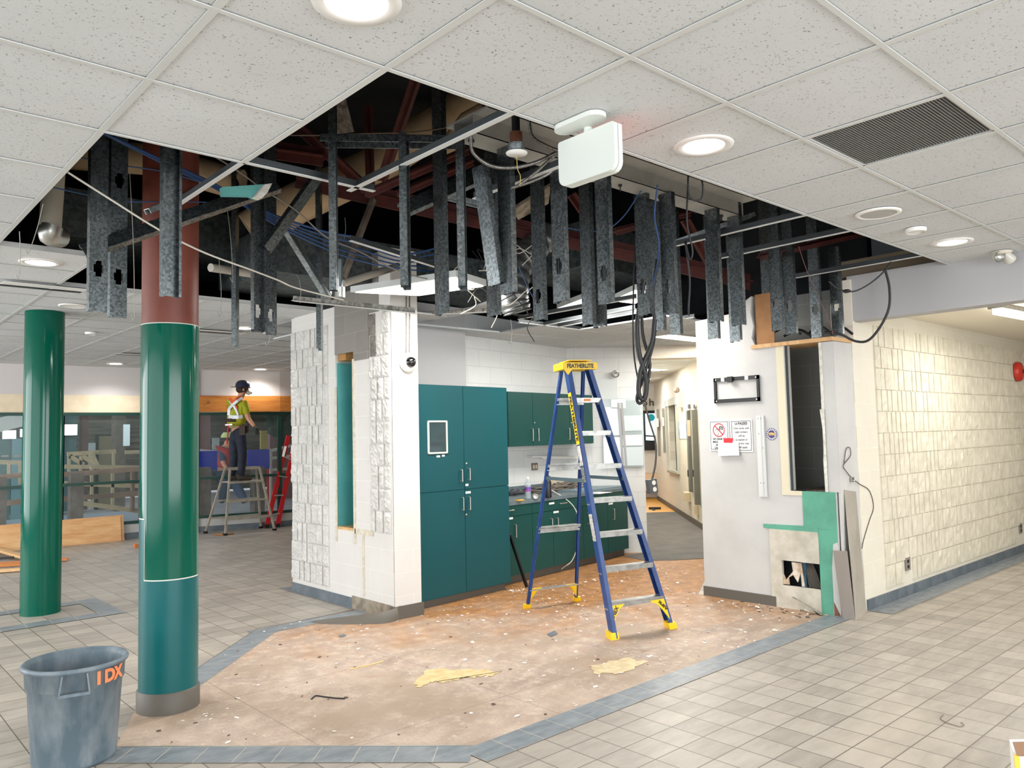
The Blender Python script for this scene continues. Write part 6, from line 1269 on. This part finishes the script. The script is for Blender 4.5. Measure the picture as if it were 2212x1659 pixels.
skinmesh('jacket', {k:(m_[k][0], (m_[k][1][0]+.015, m_[k][1][1]+.015) if hasattr(m_[k][1],'__len__') else m_[k][1]+.018) for k in ('hip','chest','shL','elL','shR','elR')}, [('hip','chest'),('chest','shL'),('shL','elL'),('chest','shR'),('shR','elR')], NAVY, P2, 'chest')
skinmesh('vest', {'a':(w2(489,1012),(.165,.16)),'b':(w2(490,985),(.20,.165)),'c':(w2(493,967),(.15,.13))}, [('a','b'),('b','c')], RV, P2, 'b')
skinmesh('jeans', {k:(m_[k][0], m_[k][1]+.02) for k in ('hip','hL','kL','aL','hR','kR','aR')}, [('hip','hL'),('hL','kL'),('kL','aL'),('hip','hR'),('hR','kR'),('kR','aR')], mat('blue_jeans', (62,82,116), .8), P2, 'hip')
obj('helmet', MB().lathe([(.14,0),(.13,.05),(.09,.1),(0,.12)], w2(493,945), 20), HIV, P2)
for k in ('aL','aR'): q = m_[k][0].copy(); q[2] = -.055; skinmesh('boot', {'a':(V(q)+V((0,0,.16)),.06),'b':(V(q)+V((0,0,.06)),.055),'c':(V(q)-Rr*.16+V((0,0,.045)),.045)}, [('a','b'),('b','c')], mat('black_boot', (26,26,28), .5), P2, 'b')
for k, d in (('wrL', V((.5,0,-1))), ('wrR', V((.3,.2,-1)))): hand(m_[k][0], d, GLOVE, P2, f)
# ================================================================= POOL HALL
PZ = -.06
def pl(u, v, y): return ony(u, v, y)
CON = mat('concrete_post', (112,104,98), .8, c2=(92,84,78), scale=7); FRAMEW = mat('formwork_pine', (206,194,160), .7, c2=(188,174,140), scale=5); BRN = mat('brown_board2', (146,122,104), .7, c2=(128,106,90), scale=5)
for k, (u0, u1, v, lab) in enumerate(((-10,13,1032,'concrete post behind the glass at the left edge'),(150,178,1023,'concrete post behind the glass between the two green columns'),(299,312,1016,'dark concrete post behind the glass just left of the big column'),(428,452,1010,'concrete post behind the glass left of the trestle ladder'),(545,567,1009,'concrete post behind the glass right of the trestle ladder'))):
    a, c = pl(u0, v, 13.1), pl(u1, v, 13.1); x0_, x1_ = a[0], c[0]; tag(obj('concrete_post', MB().box((x0_,13.0,PZ),(x1_,13.0+(x1_-x0_),a[2])), CON), lab, 'post', 'concrete posts behind the glass')
def pbar(name, u0, v0, u1, v1, y0, y1, w, h, m, lab, cat): return tag(obj(name, MB().bar(ony(u0,v0,y0), ony(u1,v1,y1), w, h), m), lab, cat)
pbar('handrail_board', 133,1026,305,1012,13.6,13.4,.05,.09,BRN,'upper brown board rail behind the glass between the columns','railing board'); pbar('handrail_board', 133,1078,300,1066,13.6,13.4,.05,.09,BRN,'lower brown board rail behind the glass between the columns','railing board')
pbar('handrail_board', -10,1032,56,1025,13.6,13.4,.05,.09,BRN,'upper brown board rail behind the glass at the left edge','railing board'); pbar('handrail_board', -10,1090,56,1082,13.6,13.5,.05,.09,BRN,'lower brown board rail behind the glass at the left edge','railing board')
for u0, v0, u1, v1, y, lab in ((140,1008,305,1010,15.5,'long pale guard rail in the pool hall'),(145,981,210,977,15.8,'short raised pale rail in the pool hall'),(212,977,250,975,16,'short pale rail beside the dark door in the pool hall'),(150,985,180,1004,15.8,'left pale diagonal brace in the pool hall'),(178,985,210,1006,15.8,'middle pale diagonal brace in the pool hall'),(197,978,211,1008,15.7,'steep pale brace in the pool hall'),(0,998,56,1000,15.6,'pale guard rail in the pool hall at the left edge'),(270,977,305,976,17,'far pale rail right of the log column'),(140,1044,305,1050,14.6,'pale kerb board on the pool hall floor'),(150,1083,300,1104,14.0,'pale formwork board low on the pool floor')):
    pbar('guard_board', u0,v0,u1,v1,y,y,.05,.085,FRAMEW,lab,'guard rail')
for u, v0, v1, y, lab in ((149,985,1022,15.8,'left'),(174,985,1020,15.8,'second'),(245,978,1012,15.9,'third'),(198,1008,1098,14.6,'fourth'),(243,1010,1102,14.6,'fifth'),(19,1000,1027,15.4,'far left'),(43,998,1046,15.4,'next to leftmost')): pbar('guard_post', u,v0,u,v1,y,y,.05,.05,FRAMEW,lab+' thin pale upright of the guard rails in the pool hall','guard rail')
pbar('brown_post', 286,1018,286,1104,13.9,13.9,.12,.05,BRN,'brown upright board behind the glass left of the big column','post')
# far items
tag(obj('dark_door', MB().box((pl(208,936,20)[0],20,PZ),(pl(249,936,20)[0],20.15,pl(225,938,20)[2])), mat('door_frame_dark', (42,36,34), .7)), 'dark-framed door in the log wall of the pool hall', 'door')
tag(obj('door_panel', MB().box((pl(214,942,19.95)[0],19.9,PZ),(pl(246,942,19.95)[0],19.98,pl(225,942,19.95)[2])), mat('door_panel_beige', (132,124,98), .7)), 'beige panel standing in the dark-framed door of the pool hall', 'door')
tag(obj('log_column', MB().box((pl(251,890,19)[0],19,PZ),(pl(272,890,19)[0],19.4,5.5)), mat('timber_grey', (112,102,92), .8, c2=(92,84,76), scale=4)), 'grey timber column in the pool hall behind the paper notice', 'column')
w = MB(); w.box((-12,19.4,.0),(pl(166,900,19.4)[0],19.6,5.5)); o = struct('wall_pool_left', w, mat('pool_teal', (70,104,108), .6))
w = MB().box((pl(176,900,19.5)[0],19.45,0),(pl(190,900,19.5)[0],19.7,5.5)); tag(obj('brick_pier', w, m_block('red_brick', (120,72,66), (84,52,48), .3, .09, .012)), 'narrow red brick pier in the pool hall', 'pier')
for u0, u1, v0, v1, lab in ((137,166,917,940,'bright window above the teal lockers, third from the left'),(5,34,930,948,'bright window above the teal lockers at the left edge'),(43,58,927,944,'bright window above the teal lockers, second from the left')):
    a, c = pl(u0,v0,19.38), pl(u1,v1,19.38); wn = struct('window_%d' % (6+int(u0/40)), MB().box((a[0]-.04,19.36,c[2]-.04),(c[0]+.04,19.4,a[2]+.04)), DGREEN); obj('pane', MB().box((a[0],19.34,c[2]),(c[0],19.36,a[2])), emis('pool_window', (250,240,242), 1.3), wn)
a, c = pl(-10,905,19.2), pl(133,892,19.2); tag(obj('white_beam', MB().bar(pl(-10,920,19.2), pl(60,903,19.2), .2, .32), mat('beam_offwhite', (196,204,196), .6)), 'off-white beam over the teal lockers in the pool hall', 'beam')
for k, (u0, u1, cl_) in enumerate(((0,22,(64,110,108)),(26,47,(100,150,156)),(49,60,(50,96,96)))):
    x0_, x1_ = pl(u0,960,18.9)[0], pl(u1,960,18.9)[0]; t = thing('locker_door', ('first','second','third')[k]+' teal locker door from the left behind the glass', 'door', ((x0_+x1_)/2,18.9,PZ)); obj('leaf', MB().box((x0_,18.9,PZ),(x1_,18.95,pl(20,948,18.9)[2])), mat('locker_%d' % k, cl_, .5), t); q = pl((u0+u1)/2+5,985,18.88); obj('handle', MB().bar(q-V((.12,0,0)), q+V((.02,0,0)), .04, .04), STEEL, t)
q0, q1 = pl(192,957,17), pl(206,1006,17); tag(obj('notice_board', MB().box((q0[0],17,q1[2]),(q1[0],17.03,q0[2])), mat('board_blue', (176,192,196), .6)), 'upright pale notice board in the pool hall', 'board')
for u0,u1,v0,v1,y,lab,mm in ((425,475,975,1015,14.6,'left part of the blue barrier behind the worker','barrier_l'),(536,583,972,1012,14.6,'right part of the blue barrier behind the worker','barrier_r')):
    a, c = pl(u0,v0,y), pl(u1,v1,y); tag(obj('blue_barrier', MB().box((a[0],y,c[2]),(c[0],y+.05,a[2])), mat('pool_blue', (24,44,190), .3)), lab, 'barrier')
w = MB().box((pl(422,900,20)[0],20,PZ),(pl(455,900,20)[0],20.2,5)); tag(obj('pink_wall_panel', w, mat('pink_panel', (126,98,98), .8)), 'dull pink wall panel in the pool hall left of the worker', 'wall panel')
w = MB().box((pl(583,935,19)[0],19,PZ),(pl(640,935,19)[0],19.2,pl(600,934,19)[2])); tag(obj('pink_wall_panel', w, MATS['pink_panel']), 'dull pink wall panel in the pool hall behind the red ladder', 'wall panel')
w = MB().box((pl(563,932,18.5)[0],18.5,pl(570,970,18.5)[2]),(pl(578,932,18.5)[0],18.55,pl(570,930,18.5)[2])); tag(obj('yellow_framed_window', w, mat('yellow_frame', (176,160,96), .6)), 'narrow yellow-framed window in the pool hall right of the worker', 'window')
q0, q1 = pl(459,946,14.9), pl(474,974,14.9); tag(obj('pool_notice', MB().box((q0[0],14.9,q1[2]),(q1[0],14.92,q0[2])), MATS['board_blue']), 'pale notice sheet on the counter left of the worker', 'notice')
q0, q1 = pl(428,972,14.8), pl(475,976,14.8); tag(obj('counter_edge', MB().bar(q0, q1, .2, .04), MATS['frame_white']), 'white counter edge above the blue barrier', 'counter')
for u0,v0,u1,v1,lab in ((585,974,632,962,'upper'),(585,990,632,985,'middle'),(585,1015,632,1012,'lower')): pbar('white_railing', u0,v0,u1,v1,15,15,.05,.06,mat('rail_white', (206,206,196), .5),lab+' white railing bar behind the red ladder','railing')
pbar('white_railing_post', 585,970,585,1110,15,15,.04,.05,MATS['rail_white'],'white railing post behind the red ladder','railing')
pbar('red_pole', 579,1012,579,1098,14.9,14.9,.03,.05,RED,'thin red pole behind the trestle ladder','pole')
blob('palm_foliage', [(pl(612,905,18), .5, (1,.5,1)), (pl(628,920,18), .45, (1,.5,1.2)), (pl(595,900,18), .4, (1,.5,.8))], mat('foliage', (34,58,46), .9, c2=(18,28,26), scale=9), 'dark green foliage in the pool hall above the red ladder', 'plant', 3, 1.2)
pw = MB(); pw.box((2.2,14.9,-.04),(5.4,17.8,.02)); tag(obj('pool_cover', pw, mat('pool_water', (150,166,178), .3)), 'pale covered pool area behind the glass at left', 'pool cover')
